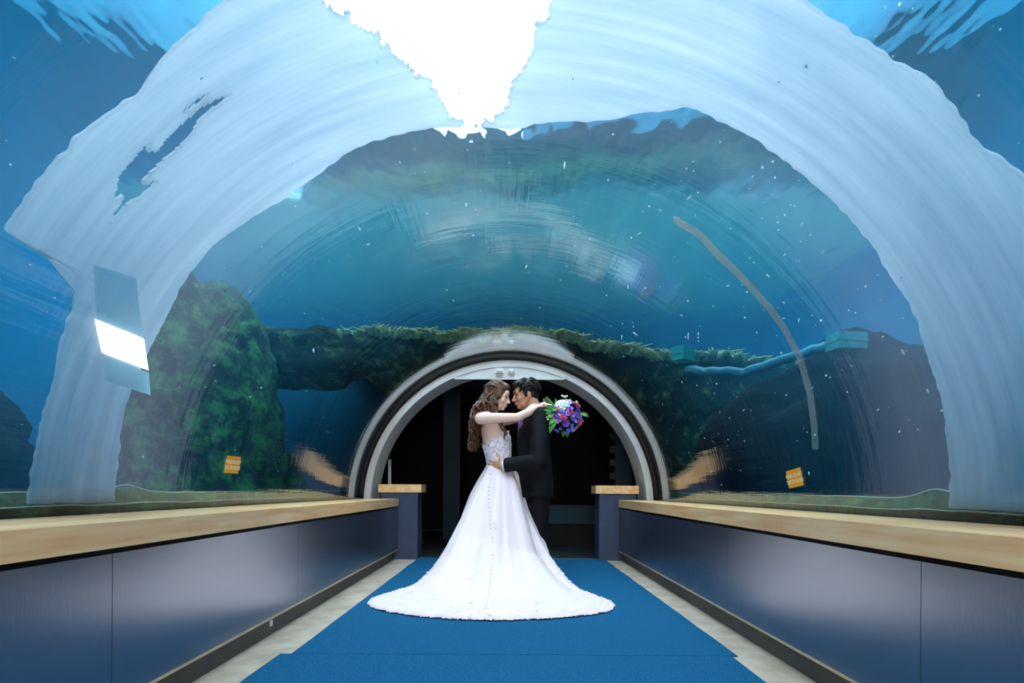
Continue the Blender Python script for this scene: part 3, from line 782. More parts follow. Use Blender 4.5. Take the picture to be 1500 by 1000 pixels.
# gown: the skirt with its train
GC = Vector((-.075, 4.79, 0))
HEM = [(-.945, 3.70), (-.875, 3.50), (-.74, 3.385), (-.597, 3.294), (-.36, 3.215), (-.151, 3.175), (.02, 3.185), (.168, 3.21), (.389, 3.277), (.56, 3.37), (.695, 3.50), (.735, 3.63), (.66, 3.72), (.53, 4.05), (.42, 4.50), (.36, 4.80), (.25, 5.05), (.05, 5.18), (-.2, 5.16), (-.42, 4.98), (-.57, 4.62), (-.74, 4.15)]
def ang(x, y): return math.atan2(y - GC.y, x - GC.x) % (2 * PI)
HT = sorted((ang(x, y), math.hypot(x - GC.x, y - GC.y)) for x, y in HEM)
HT = [(HT[-1][0] - 2 * PI, HT[-1][1])] + HT + [(HT[0][0] + 2 * PI, HT[0][1])]
def reach(ph):
    ph %= 2 * PI
    return sum(lerp_table(HT, (ph + d) % (2 * PI)) * w for d, w in ((-.05, .25), (0, .5), (.05, .25)))
LT = [(.08, 1.02), (.1, .985), (.15, .90), (.2, .82), (.3, .64), (.4, .45), (.5, .262), (.6, .135), (.7, .062), (.8, .032), (1, .012)]
RT = [(.08, 1.02), (.1, .985), (.15, .915), (.2, .82), (.3, .53), (.4, .268), (.5, .175), (.6, .088), (.7, .035), (.8, .022), (1, .012)]
AL, AR_ = ang(-.945, 3.70), ang(.735, 3.63)
def skirt(ph, u):
    R = reach(ph); ca, sa = math.cos(ph), math.sin(ph)
    ca2, sa2 = ca * fb.x + sa * fb.y, -ca * fb.y + sa * fb.x
    r0 = 1 / math.sqrt((ca2 / .100) ** 2 + (sa2 / .117) ** 2)
    r = r0 + (R - r0) * u; q = r / R
    k = max(0, min(1, (((ph - AL) % (2 * PI)) / ((AR_ - AL) % (2 * PI))))) if (ph - AL) % (2 * PI) <= (AR_ - AL) % (2 * PI) else (1 if ca > 0 else 0)
    k = k * k * (3 - 2 * k)
    zf = lerp_table(LT, q) * (1 - k) + lerp_table(RT, q) * k
    zb = .985 * (1 - u ** 1.25) + .012
    w = max(0, min(1, (R - .40) / .75)); w = w * w * (3 - 2 * w)
    z = zf * w + zb * (1 - w)
    z = z * min(1, u * 12) + .985 * (1 - min(1, u * 12)) if u < .084 else z
    # folds
    f = (noise.noise(Vector((ph * 3.1, u * .7, 4))) * 1.0 + noise.noise(Vector((ph * 7.3 + .8 * u, u * .9, 9))) * .6 + .30 * noise.noise(Vector((ph * 17, u * 1.3, 2))))
    a = .050 * min(1, u / .35) * max(0, 1 - max(0, u - .72) / .25)
    r2 = r + f * a * .8 * (1 - .4 * u); z2 = z + f * a * .35 * min(1, z / .2)
    z2 += .006 * noise.noise(Vector((ph * 24, u * 9, 1))) * (u > .5)
    z2 = max(z2, .0125)
    return Vector((GC.x + ca * r2, GC.y + sa * r2, z2))
NP, NU = 288, 110
me = bpy.data.meshes.new('gown_skirt')
us = [(j / NU) for j in range(NU + 1)]
vs = [skirt(2 * PI * i / NP, u) for u in us for i in range(NP)]
fs = [(j * NP + i, j * NP + (i + 1) % NP, (j + 1) * NP + (i + 1) % NP, (j + 1) * NP + i) for j in range(NU) for i in range(NP)]
me.from_pydata([tuple(v) for v in vs], [], fs)
gs = link('gown_skirt', me, M['gown'], br)
md = gs.modifiers.new('thickness', 'SOLIDIFY'); md.thickness = .004; md.offset = -1
md = gs.modifiers.new('soft', 'SMOOTH'); md.iterations = 3; md.factor = .5

def snormal(ph, u):
    e = .01; a = skirt(ph + e, u) - skirt(ph - e, u); b = skirt(ph, min(1, u + e)) - skirt(ph, max(0, u - e))
    n = a.cross(b); n = n.normalized() if n.length > 1e-9 else Vector((0, 0, 1))
    return n if n.z > 0 or (n.x * math.cos(ph) + n.y * math.sin(ph)) > 0 else -n
def lace_flower(bm, c, n, r, rnd):
    n = n.normalized(); a = n.orthogonal().normalized(); a = Matrix.Rotation(rnd.uniform(0, 6.3), 3, n) @ a; b = n.cross(a)
    k = 5; ctr = bm.verts.new(c + n * r * .22)
    ring = []
    for i in range(2 * k):
        t = 2 * PI * i / (2 * k); rr = r * (1 if i % 2 == 0 else .5)
        ring.append(bm.verts.new(c + (a * math.cos(t) + b * math.sin(t)) * rr + n * r * (.22 if i % 2 == 0 else .06)))
    low = bm.verts.new(c - n * r * .05)
    for i in range(2 * k):
        bm.faces.new((ctr, ring[i], ring[(i + 1) % (2 * k)])); bm.faces.new((low, ring[(i + 1) % (2 * k)], ring[i]))
rnd = random.Random(3)
PF0 = AL - .75; PF1 = AR_ + .75                                # the fan facing the viewer
bm = bmesh.new()
for k in range(620):
    ph = PF0 + (PF1 - PF0) * rnd.random(); R = reach(ph)
    u = 1 - abs(rnd.gauss(0, .055)) if rnd.random() < .8 else 1 - rnd.random() * .28
    lace_flower(bm, skirt(ph, min(u, 1)) + Vector((0, 0, .004)), Vector((rnd.gauss(0, .3), rnd.gauss(-.3, .3), 1)), rnd.uniform(.010, .019), rnd)
for k in range(460):
    ph = PF0 + (PF1 - PF0) * (k + rnd.random()) / 460
    lace_flower(bm, skirt(ph, 1.0 - .012 * rnd.random()) + Vector((0, 0, .006)), Vector((math.cos(ph) * .5, math.sin(ph) * .5, .8)), rnd.uniform(.014, .024), rnd)
tag(obj('lace_hem', bm, M['lace'], br, smooth=False), kind='stuff')
for k in range(22):                                             # loose clusters higher up the skirt
    ph = rnd.uniform(AL - .2, AR_ + .2); u = .08 + .72 * rnd.random() ** .7
    for j in range(rnd.randint(3, 5)):
        p2, u2 = ph + rnd.gauss(0, .035) , min(1, max(.03, u + rnd.gauss(0, .018)))
        n = snormal(p2, u2); bm = bmesh.new(); lace_flower(bm, skirt(p2, u2) + n * .004, n, rnd.uniform(.010, .019), rnd); obj('lace_flower', bm, M['lace'], br, smooth=False)
phb = ang(-.155, 3.18)
for k in range(52):
    u = .045 + .80 * k / 51; p2 = phb - .42 * max(0, 1 - u / .4) ** 1.5
    n = snormal(p2, u); bm = bmesh.new(); ball(bm, skirt(p2, u) + n * .006, .0058, u=8, v=6); obj('button', bm, M['bodice'], br)

# bodice
bm = bmesh.new(); NB = 64; rings = []
BT = [(.97, 731, .106, .124), (1.0, 731, .104, .122), (1.06, 729.5, .109, .127), (1.14, 727.5, .122, .136), (1.22, 725.5, .130, .146), (1.30, 722, .116, .154)]
def bsec(z, i):
    px = lerp_table([(a, b) for a, b, c, d in BT], z); rx = lerp_table([(a, c) for a, b, c, d in BT], z); ry = lerp_table([(a, d) for a, b, c, d in BT], z)
    t = 2 * PI * i / NB
    return bx(px, z) + fb * rx * math.cos(t) + sb * ry * math.sin(t)
for j in range(25):
    f = j / 24; row = []
    for i in range(NB):
        t = 2 * PI * i / NB; c_ = (1 + math.cos(t)) / 2
        ztop = 1.145 + .125 * c_ ** .8 + .018 * math.exp(-((abs((t + PI) % (2 * PI) - PI) - .45) / .25) ** 2)
        z = .965 + (ztop - .965) * f
        p = bsec(z, i); d = (p - bx(726, z)); d.z = 0; d.normalize()
        row.append(p + d * .0035 * noise.noise(p * 60))
    rings.append(row)
loft(bm, rings)
bo = obj('gown_bodice', bm, M['bodice'], br); md = bo.modifiers.new('thickness', 'SOLIDIFY'); md.thickness = .004; md.offset = 1
bm = bmesh.new()
for k in range(150):
    t = rnd.uniform(PI, 2 * PI) if rnd.random() < .85 else rnd.uniform(0, PI); i = t / (2 * PI) * NB; c_ = (1 + math.cos(t)) / 2
    z = .98 + (1.145 + .125 * c_ ** .8 + .012 - .98) * (rnd.random() if k > 55 else 1)
    p = bsec(z, i); d = p - bx(726, z); d.z = 0; lace_flower(bm, p + d.normalized() * .005, d, rnd.uniform(.008, .015), rnd)
tag(obj('bodice_lace', bm, M['lace'], br, smooth=False), kind='stuff')

# hair
def strand(bm, pts, r, seg=6, wave=.012, freq=5, ph=0, n=30, curl=True):
    P = [Vector(p) for p in pts]; out = []; m = len(P) - 1
    for i in range(n + 1):
        s = i / n * m; j = min(int(s), m - 1); f = s - j
        p0, p1, p2, p3 = P[max(j - 1, 0)], P[j], P[j + 1], P[min(j + 2, m)]
        q = .5 * ((2 * p1) + (p2 - p0) * f + (2 * p0 - 5 * p1 + 4 * p2 - p3) * f * f + (3 * p1 - p0 - 3 * p2 + p3) * f ** 3)
        a = ph + freq * 2 * PI * i / n; amp = wave * min(1, i / n * 2.2)
        q = q + Vector((math.cos(a), math.sin(a), .3 * math.sin(a))) * amp; out.append(q)
    tube(bm, out, [r * (.7 + .3 * math.sin(PI * min(1, i / n * 1.3))) * (1 - .85 * max(0, i / n - .6) / .4) for i in range(n + 1)], seg)
rnd = random.Random(12)
bm = bmesh.new()
def hl(x, y, z): return HB @ Vector((x, y, z))
cap = bmesh.new()
ball(cap, (-.022, 0, .045), (.100, .083, .088), u=28, v=18); ball(cap, (-.045, 0, -.005), (.078, .078, .085), u=24, v=14)
ball(cap, (.035, 0, .085), (.052, .055, .042), u=20, v=12)
ball(cap, (-.085, 0, .045), (.035, .05, .04), u=16, v=10)
for s in (-1, 1): ball(cap, (.008, s * .066, .02), (.045, .022, .06), u=16, v=10)
cap.transform(HB); me = bpy.data.meshes.new('t'); cap.to_mesh(me); cap.free(); bm.from_mesh(me); bpy.data.meshes.remove(me)
for k in range(46):                                              # sleek strands over the crown to the twist
    a = rnd.uniform(-1.5, 1.5); x0 = .066 - .018 * abs(a)
    st = hl(x0 + rnd.uniform(-.01, .008), .066 * math.sin(a), .062 + .062 * math.cos(a) - .02)
    mid = hl(-.03, .088 * math.sin(a), .06 + .078 * math.cos(a)); en = hl(-.105, .045 * math.sin(a), .055 + .03 * math.cos(a))
    strand(bm, [st, mid, en, hl(-.115, .03 * math.sin(a), .01)], rnd.uniform(.006, .009), wave=.003, freq=2, ph=rnd.uniform(0, 6), n=18)
for k in range(9):                                               # pinned twist at the back
    a = rnd.uniform(0, 6.3); c_ = hl(-.095 + rnd.uniform(-.01, .015), rnd.uniform(-.06, .04), .055 + rnd.uniform(-.02, .03))
    pts = [c_ + Vector((.022 * math.cos(a + q * .9), .012 * math.sin(q * .7), .022 * math.sin(a + q * .9))) for q in range(7)]
    strand(bm, pts, .0085, wave=0, n=20)
for k in range(72):                                              # long curls down her back
    v = rnd.random(); yy = rnd.uniform(-.105, .11)
    st = hl(rnd.uniform(-.10, -.01), yy * .72, rnd.uniform(-.03, .06))
    xm = rnd.uniform(-11, 14); end = rnd.random()
    p1 = bx(706 + xm * .7 - 2, 1.50, yy * 1.15); p2 = bx(698 + xm * .75, 1.40, yy * 1.2 + .02); p3 = bx(694 + xm * .5, 1.28, yy * .9 + .05); p4 = bx(692 + xm * .5, 1.17 - .07 * end, yy * .6 + .06)
    pts = [st, p1, p2] + ([p3] if end > .18 else []) + ([p4] if end > .5 else [])
    strand(bm, pts, rnd.uniform(.006, .0105), wave=rnd.uniform(.016, .030), freq=rnd.uniform(3.0, 4.6), ph=rnd.uniform(0, 6.3), n=34)
for k in range(22):                                              # side locks beside the cheek and over the near shoulder
    st = hl(rnd.uniform(-.03, .035), -.072 + rnd.uniform(-.008, .006), rnd.uniform(.0, .06))
    xm = rnd.uniform(-7, 6)
    pts = [st, hl(rnd.uniform(-.03, .022), -.088, -.04), bx(722 + xm, 1.46, -.09), bx(719 + xm * 1.2, 1.395, -.10)]
    strand(bm, pts, rnd.uniform(.007, .011), wave=.012, freq=rnd.uniform(2, 3.5), ph=rnd.uniform(0, 6.3), n=26)
for k in range(7):                                               # one curl hanging in front of the bodice
    pts = [hl(.0, -.08, -.06), bx(727, 1.44, -.10), bx(733, 1.33, -.13), bx(740 + rnd.uniform(-2, 2), 1.25, -.14), bx(739 + rnd.uniform(-3, 3), 1.17 + rnd.uniform(-.02, .05), -.15)]
    strand(bm, pts, rnd.uniform(.006, .009), wave=.013, freq=rnd.uniform(3, 4), ph=rnd.uniform(0, 6.3), n=32)
obj('hair', bm, M['hairf'], br)
bm = bmesh.new(); ball(bm, hl(-.005, -.078, -.052), (.005, .005, .008)); obj('earring', bm, M['gem'], br)
bm = bmesh.new()
dv = (wr_n - el_n).normalized(); a_ = dv.orthogonal().normalized(); b_ = dv.cross(a_); cc = wr_n - dv * .012
tube(bm, [cc + a_ * .027 * math.cos(2 * PI * i / 24) + b_ * .027 * math.sin(2 * PI * i / 24) for i in range(25)], .0028, 6); obj('bracelet', bm, M['gem'], br)

# ------------------------------------------------ groom
gr = empty('person', (.22, YP, 0), 'person in a black suit with short dark hair, hand on the white gown', 'person')
fg = Vector((-.985, -.10, 0)).normalized(); sg_ = Vector((-fg.y, fg.x, 0))      # facing, his left (towards the viewer)
GT = [(785, .80, .130, .165), (785, .90, .128, .168), (783, 1.0, .118, .16), (781, 1.12, .118, .165), (781, 1.24, .122, .18), (783, 1.34, .112, .19), (785, 1.40, .09, .185), (786, 1.445, .07, .13), (785, 1.47, .05, .07)]
HG = head_frame(bx(769.0, 1.598), math.radians(180 + 10), math.radians(11)) @ Matrix.Scale(1.07, 4)
def gtorso(bm, inf=0, lo=0, hi=99):
    loft(bm, [ell_ring(bx(p, z), fg, rx + inf, ry + inf) for p, z, rx, ry in GT if lo <= z <= hi], cap0=True, cap1=True)
shn = bx(788, 1.385, -.205); eln = at(788.5, 675, 4.47); wrn = at(735, 681.5, 4.545)
shf = bx(784, 1.385, .205); elf = at(776, 676, 5.06); wrf = at(738, 684, 4.99)
bm = bmesh.new(); gtorso(bm)
limb(bm, [bx(785, 1.42), bx(781, 1.50), bx(776, 1.56)], [.066, .06, .06])
head_mesh(bm, HG, 1.0, True)
limb(bm, [shn, eln, wrn], [.06, .044, .029]); limb(bm, [shf, elf, wrf], [.06, .044, .029])
hand(bm, wrn + Vector((.012, 0, 0)), at(711, 682, 4.66) - wrn, Vector((.1, 1, 0)), Vector((-.25, .0, 1)), [(.12, .25, .3), (.1, .22, .3), (.12, .25, .3), (.15, .3, .3)], .0096, 1.08, thumb=(.45, .85, .1), spread=.13)
hand(bm, wrf, at(708, 684, 4.80) - wrf, Vector((.2, -1, 0)), Vector((-.2, 0, 1)), [(.25, .35, .3)] * 4, .0092, 1.0)
for s in (-1, 1):
    hp = bx(785, .86) + sg_ * s * .09
    limb(bm, [hp, hp + Vector((0, 0, -.40)), hp + Vector((0, 0, -.80))], [.085, .058, .042])
    limb(bm, [hp + Vector((0, 0, -.805)), hp + fg * .12 + Vector((0, 0, -.83))], [.04, .026])
link('body', remesh(bm, .0045, 3), M['skinm'], gr)
face_bits(gr, HG, 1.0)
bm = bmesh.new(); gtorso(bm, .022, .99)                           # jacket
loft(bm, [ell_ring(bx(p, z), fg, rx, ry) for p, z, rx, ry in [(784.5, .705, .155, .205), (784.5, .80, .155, .20), (784, .92, .150, .192), (783, 1.02, .143, .184)]], cap0=True, cap1=True)
def sleeve(bm, a, b, c):
    c2 = b.lerp(c, .93); limb(bm, [a + Vector((0, .03 if a.y < YP else -.03, .01)), a.lerp(b, .5), b, b.lerp(c, .5)], [.088, .076, .068, .062])
    tube(bm, [b, b.lerp(c, .5), c2], [.068, .063, .060], 16)
sleeve(bm, shn, eln, wrn); sleeve(bm, shf, elf, wrf)
jk = remesh(bm, .009, 4)
for v in jk.vertices:                                             # cloth creases at the elbow and waist
    p = v.co; v.co = p + v.normal * (.006 * noise.noise(p * 9) + .003 * noise.noise(p * Vector((22, 22, 30)) if False else p * 24))
link('jacket', jk, M['suit'], gr)
bm = bmesh.new()
for s in (-1, 1):
    hp = bx(785.5, .86) + sg_ * s * .085
    loft(bm, [ell_ring(hp + Vector((dx, 0, dz)), fg, rx, ry) for dx, dz, rx, ry in [(0, .06, .115, .10), (0, -.1, .115, .098), (0, -.4, .092, .082), (.0, -.7, .082, .078), (0, -.835, .085, .080)]], cap0=True, cap1=True)
link('trousers', remesh(bm, .009, 3), M['suit'], gr)
for s in (-1, 1):
    hp = bx(785, 0) + sg_ * s * .09; bm = bmesh.new()
    ball(bm, hp + Vector((0, 0, .04)), (.05, .045, .04)); limb(bm, [hp + Vector((.03, 0, .034)), hp + fg * .08 + Vector((0, 0, .036)), hp + fg * .18 + Vector((0, 0, .03))], [.034, .04, .030])
    for v in bm.verts: v.co.z = max(v.co.z, .0105)
    link('shoe', remesh(bm, .006, 2), M['shoe'], gr)
bm = bmesh.new(); dv = (wrn - eln).normalized(); tube(bm, [eln.lerp(wrn, .86), eln.lerp(wrn, .975)], [.046, .046], 20); obj('shirt_cuff', bm, M['shirt'], gr)
bm = bmesh.new()                                                  # collar
rings = []
for z, g, dx in ((1.455, .088, 0), (1.485, .078, -.010), (1.512, .074, -.018)):
    rings.append([bx(782.5, z) + Vector((dx, 0, 0)) + fg * g * math.cos(2 * PI * i / 40) + sg_ * g * math.sin(2 * PI * i / 40) + Vector((0, 0, -.045 * max(0, math.cos(2 * PI * i / 40)) ** 2)) for i in range(40)])
loft(bm, rings); co_ = obj('shirt_collar', bm, M['shirt'], gr); md = co_.modifiers.new('thickness', 'SOLIDIFY'); md.thickness = .004
bm = bmesh.new()
tube(bm, [bx(766, 1.432) + sg_ * .03, bx(763, 1.34) + sg_ * .03, bx(760.5, 1.22) + sg_ * .035], [.02, .03, .035], 12, flat=.4); obj('tie', bm, M['lilac'], gr)
bm = bmesh.new(); rnd = random.Random(4); c0 = at(760.5, 620, 4.66)
for k in range(9): lace_flower(bm, c0 + Vector((rnd.gauss(0, .012), rnd.gauss(0, .008), rnd.gauss(0, .018))), Vector((rnd.gauss(-.3, .4), -1, rnd.gauss(0, .4))), .02, rnd)
tube(bm, [c0, c0 + Vector((-.012, 0, -.06))], [.006, .003], 6); obj('boutonniere', bm, M['lilac'], gr)
def gl(x, y, z): return HG @ Vector((x, y, z))
bm = bmesh.new(); cap = bmesh.new()
ball(cap, (-.028, 0, .052), (.101, .083, .084), u=28, v=18); ball(cap, (-.052, 0, .005), (.062, .072, .072), u=20, v=14); ball(cap, (.03, 0, .098), (.07, .06, .034), u=20, v=12)
for s in (-1, 1): ball(cap, (.012, s * .068, .022), (.020, .012, .045), u=12, v=10)
cap.transform(HG); me = bpy.data.meshes.new('t'); cap.to_mesh(me); cap.free(); bm.from_mesh(me); bpy.data.meshes.remove(me)
for k in range(230):
    a = rnd.uniform(0, 2 * PI); el = math.asin(rnd.uniform(.0, 1)); d = Vector((math.cos(a) * math.cos(el), math.sin(a) * math.cos(el), math.sin(el)))
    if d.x > .55 and d.z < .5: continue
    p = Vector((-.028, 0, .048)) + Vector((d.x * .098, d.y * .080, d.z * .082))
    fl = Vector((.9, d.y * .6, -.25)) if d.x > -.1 else Vector((-.5, d.y * .4, -.8)); fl = (fl - d * fl.dot(d)).normalized()
    q = p + fl * .028 + d * .010; r_ = q + fl * .022 - d * .004
    tube(bm, [gl(*p), gl(*q), gl(*r_)], [.007, .0065, .002], 6)
for k in range(16):
    y = -.055 + .11 * k / 15
    p = Vector((.055, y, .105)); q = Vector((.088, y * 1.02, .082 + rnd.uniform(-.006, .006))); r_ = Vector((.094, y * 1.02 + rnd.uniform(-.008, .008), .058 + rnd.uniform(-.012, .01)))
    tube(bm, [gl(*p), gl(*q), gl(*r_)], [.010, .008, .003], 6)
obj('hair', bm, M['hairm'], gr)
# ------------------------------------------------ bouquet
def fmat(n, c, c2=None): M[n] = pbr(n, c, .6, col2=c2, nscale=60) if c2 else pbr(n, c, .6)
fmat('petal_white', srgb(214, 226, 238), srgb(236, 240, 244)); fmat('petal_rose', srgb(206, 62, 116), srgb(226, 106, 150)); fmat('petal_violet', srgb(92, 56, 160), srgb(124, 84, 190))
fmat('petal_lilac', srgb(180, 138, 212), srgb(206, 172, 226)); fmat('petal_blue', srgb(70, 92, 196), srgb(120, 148, 224)); fmat('leaf_green', srgb(44, 110, 40), srgb(80, 150, 56)); fmat('stem_green', srgb(70, 110, 50)); fmat('bud_cream', srgb(232, 232, 190))
BC = at(826, 610, 4.70); BD = Vector((.35, -.82, .05)).normalized()        # centre, direction it faces
bq = empty('bouquet', tuple(BC), 'round bouquet of purple, blue, pink and white flowers held behind the groom-side shoulder'.replace('groom-side shoulder', 'black suited shoulder'), 'bouquet')
def frame(p, n):
    n = Vector(n).normalized(); a = n.orthogonal().normalized(); b = n.cross(a)
    return Matrix(((a.x, b.x, n.x, p[0]), (a.y, b.y, n.y, p[1]), (a.z, b.z, n.z, p[2]), (0, 0, 0, 1)))
def petal(bm, ang_, length, width, lift, cup, base=0):
    ca, sa = math.cos(ang_), math.sin(ang_); rows = []
    for i in range(6):
        f = i / 5; r = base + length * f * math.cos(lift * (1 - .3 * f)); z = length * f * math.sin(lift) + cup * f * f; w = width * math.sin(PI * min(.94, .12 + .80 * f)) 
        rows.append([Vector((ca * r - sa * w * k, sa * r + ca * w * k, z + abs(k) * cup * .4)) for k in (-1, -.5, 0, .5, 1)])
    loft(bm, rows, closed=False)
def rose_mesh():
    bm = bmesh.new(); rnd = random.Random(1)
    ball(bm, (0, 0, .012), (.009, .009, .013), u=10, v=8)
    for lay, (n, L, lift) in enumerate(((4, .018, 1.35), (5, .024, 1.0), (6, .027, .6))):
        for i in range(n): petal(bm, 2 * PI * i / n + lay * .5, L, .013 + lay * .002, lift, .004, .003)
    return bm
def blossom_mesh(n, L, w):
    bm = bmesh.new()
    for i in range(n): petal(bm, 2 * PI * i / n, L, w, .45, .004, .001)
    ball(bm, (0, 0, .004), .004, u=8, v=6); return bm
def hyd_mesh():
    bm = bmesh.new(); rnd = random.Random(2)
    for k in range(46):
        t = k * 2.399; z = 1 - k / 46 * 1.15; r = math.sqrt(max(0, 1 - z * z)); d = Vector((r * math.cos(t), r * math.sin(t), z))
        b = bmesh.new()
        for i in range(4): petal(b, PI / 2 * i + t, .013, .009, .25, .001)
        b.transform(frame(d * .052, d)); me = bpy.data.meshes.new('t'); b.to_mesh(me); b.free(); bm.from_mesh(me); bpy.data.meshes.remove(me)
    ball(bm, (0, 0, 0), .046); return bm
def leaf_mesh():
    bm = bmesh.new(); rows = []
    for i in range(9):
        f = i / 8; w = .020 * math.sin(PI * min(.97, f * .93 + .05)); z = .02 * f * (1 - f) * 2
        rows.append([Vector((.085 * f, w * k, z + abs(k) * .006)) for k in (-1, -.5, 0, .5, 1)])
    loft(bm, rows, closed=False); return bm
def proto(bm, name, m):
    bmesh.ops.recalc_face_normals(bm, faces=bm.faces[:]); me = bpy.data.meshes.new(name); bm.to_mesh(me); bm.free(); me.materials.append(M[m])
    for p in me.polygons: p.use_smooth = True
    return me
PR = {'rose': proto(rose_mesh(), 'rose', 'petal_rose'), 'lisianthus': proto(blossom_mesh(6, .027, .014), 'lisianthus', 'petal_violet'), 'sweet_pea': proto(blossom_mesh(5, .024, .013), 'sweet_pea', 'petal_lilac'),
      'blue_flower': proto(blossom_mesh(5, .017, .008), 'blue_flower', 'petal_blue'), 'hydrangea': proto(hyd_mesh(), 'hydrangea', 'petal_white'), 'leaf': proto(leaf_mesh(), 'leaf', 'leaf_green'), 'bud': proto(blossom_mesh(4, .010, .006), 'bud', 'bud_cream')}
def put(kind, p, n, s=1.0, spin=0):
    o = bpy.data.objects.new(kind, PR[kind]); C.objects.link(o); o.parent = bq
    o.matrix_local = Matrix.Translation(-Vector(BC)) @ frame(p, n) @ Matrix.Rotation(spin, 4, 'Z') @ Matrix.Scale(s, 4); return o
rb_ = random.Random(8)
RB = .118
def on(px, py):                      # a point on the bouquet's dome as seen at that place
    p = at(px, py, BC.y); v = p - BC; q = Vector((v.x, 0, v.z)); r = min(q.length, RB * .97)
    q = q.normalized() * r if q.length > 1e-6 else q
    d = Vector((q.x, -math.sqrt(max(RB * RB - r * r, 0)) * .9, q.z)); return BC + d, d
def by(kind, px, py, s=1.0, up=0):
    p, d = on(px, py); return put(kind, p + d.normalized() * up, d + Vector((rb_.gauss(0, .02), rb_.gauss(-.02, .01), rb_.gauss(0, .02))), s, rb_.uniform(0, 6.3))
p, d = on(821, 596); put('hydrangea', p - d.normalized() * .018, d, 1.22)
for x, y, s in ((839.5, 597.5, 1.15), (823, 614.5, 1.0), (843, 617, 1.05), (817, 602.5, .8), (832, 606, .7)): by('rose', x, y, s * 1.15, .014)
for x, y in ((832, 601), (829, 605.5), (846, 600), (822, 605), (834, 612), (826, 620), (838, 607), (836, 588.5), (812, 609), (842, 609), (817, 610)): by('lisianthus', x, y, rb_.uniform(1.0, 1.3), .008)
for x, y in ((809, 604), (811.5, 601.5), (836, 593), (831, 594.5), (812, 613), (816, 617), (848, 606), (834.5, 609), (828, 607.5), (838, 625), (842, 621), (838, 629), (846, 612), (820, 608.5), (830, 591), (826, 603)): by('sweet_pea', x, y, rb_.uniform(.95, 1.25), .012)
for k in range(46):
    t = rb_.uniform(0, 6.3); r = 26 * math.sqrt(rb_.random()); x, y = 828 + r * math.cos(t), 611 + r * math.sin(t)
    if y < 602 and x < 836: continue
    by('blue_flower', x, y, rb_.uniform(1.0, 1.5), .012)
def leaf(px, py, tx, ty, s, Y=None):
    Y = Y or (4.545 if tx < 812 else BC.y + .03); a = at(px, py, Y); b = at(tx, ty, Y - .03); x = (b - a).normalized(); z = Vector((0, -1, .2)); z = (z - x * z.dot(x)).normalized(); y = z.cross(x)
    L = (b - a).length / .085
    o = bpy.data.objects.new('leaf', PR['leaf']); C.objects.link(o); o.parent = bq
    o.matrix_local = Matrix.Translation(-Vector(BC)) @ Matrix(((x.x, y.x, z.x, a.x), (x.y, y.y, z.y, a.y), (x.z, y.z, z.z, a.z), (0, 0, 0, 1))) @ Matrix.Diagonal((L, s, 1, 1))
for q in ((816, 596, 812, 582, .9), (815, 598, 805, 601, .9), (812, 601, 795, 600, 1.0), (811, 605, 800, 612, 1.0), (812, 612, 803, 622, 1), (808, 618, 805, 634, .9), (806, 603, 798, 606, .9), (850, 604, 862, 610, .9), (826, 630, 824, 640, 1.1), (831, 628, 830, 641, .9), (846, 596, 848, 589, .7), (835, 588, 834, 581, .6), (813, 618, 806, 628, .8), (848, 616, 856, 617, .7), (812, 599, 800, 594, .8), (822, 634, 829, 636, .8)): leaf(*q)
for x, y in ((822.5, 579.5), (826, 580.5), (829, 580), (843.5, 588), (845, 590.5), (801, 611), (803, 608), (802, 614), (826, 581)):
    put('bud', at(x, y, BC.y + .02 if x > 806 else 4.52), (rb_.gauss(0, .4), -1, .4), 1.0)
bm = bmesh.new(); hnd = at(810, 593, 4.70)
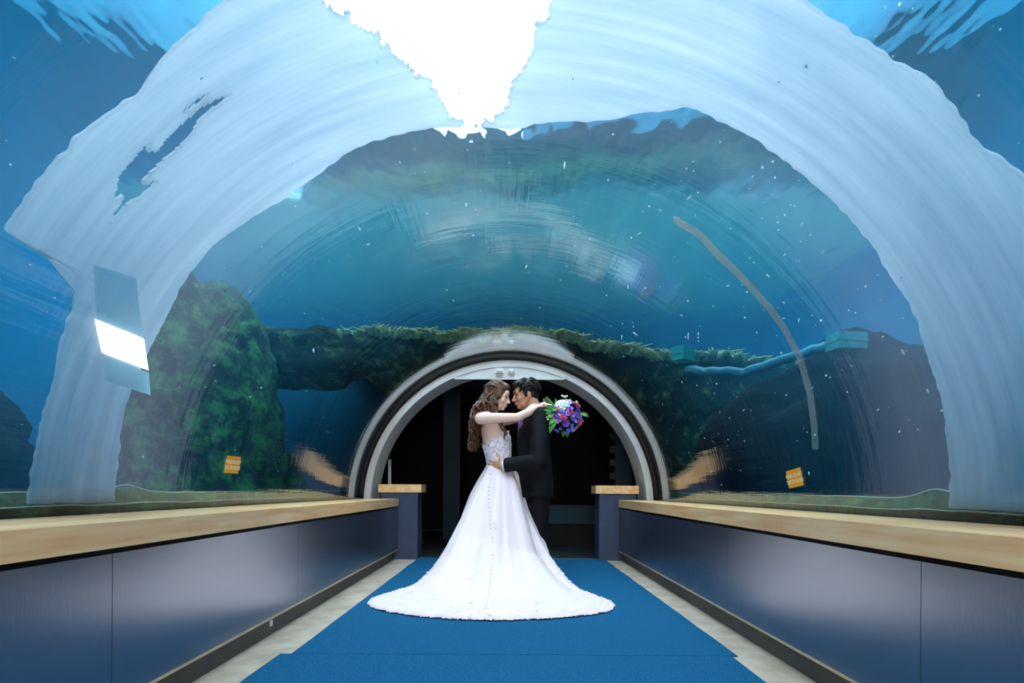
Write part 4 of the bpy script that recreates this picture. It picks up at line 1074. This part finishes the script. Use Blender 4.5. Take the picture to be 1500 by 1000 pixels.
for k in range(9):
    o_ = Vector((rb_.gauss(0, .008), rb_.gauss(0, .008), rb_.gauss(0, .008)))
    tube(bm, [BC + o_ * 4 + BD * .02, hnd + Vector((0, .03, 0)) + o_, hnd + (hnd - BC) * .65 + Vector((0, .06, 0)) + o_ * 1.5], .004, 6)
for a, b in (((826, 592), (824, 580)), ((843, 597), (844, 589)), ((808, 608), (802, 611)), ((826, 588), (828, 580))):
    tube(bm, [at(*a, BC.y + .02), at(*b, BC.y + .02)], .002, 5)
obj('stem_bundle', bm, M['stem_green'], bq)
bm = bmesh.new(); ball(bm, BC + Vector((0, .01, 0)), (.098, .07, .098)); M['leaf_dark'] = pbr('leaf_dark', srgb(20, 44, 26), .7); obj('foliage_core', bm, M['leaf_dark'], bq)
# ---------------------------------------------------------------- light and camera
w = bpy.data.worlds.new('sky'); bpy.context.scene.world = w; w.use_nodes = True
bg = w.node_tree.nodes['Background']; bg.inputs[0].default_value = (1, .96, .98, 1); bg.inputs[1].default_value = 7.5

def area(name, loc, rot, sx, sy, power, col=(1, 1, 1)):
    l = bpy.data.lights.new(name, 'AREA'); l.shape = 'RECTANGLE'; l.size = sx; l.size_y = sy; l.energy = power; l.color = col
    o = bpy.data.objects.new(name, l); C.objects.link(o); o.location = loc; o.rotation_euler = rot; return o
area('entrance_daylight', (0, YN + .05, 1.25), (PI / 2, 0, 0), 2.4, 1.6, 95, (1, .82, .73))
bm = bmesh.new(); box(bm, -2.2, 2.2, YN - .12, YN - .02, 0, 2.4)
tag(obj('wall_front', bm, M['white'], smooth=False), 'end of the tunnel behind the viewer', 'wall', kind='structure')

cam = bpy.data.cameras.new('camera'); co = bpy.data.objects.new('camera', cam); C.objects.link(co)
co.location = (0, 0, H); co.rotation_euler = (PI / 2, math.radians(ROLL), 0)
cam.sensor_width = 36; cam.lens = 36 * F / 1500
cam.shift_x = (750 - VX) / 1500; cam.shift_y = (VY - 500) / 1500
cam.clip_start = .02
bpy.context.scene.camera = co
sc = bpy.context.scene
sc.view_settings.view_transform = 'Standard'; sc.view_settings.look = 'None'; sc.view_settings.gamma = 1
sc.view_settings.exposure = EXPOSURE
sc.cycles.transparent_max_bounces = 32
sc.cycles.max_bounces = 10
sc.cycles.sample_clamp_indirect = 6
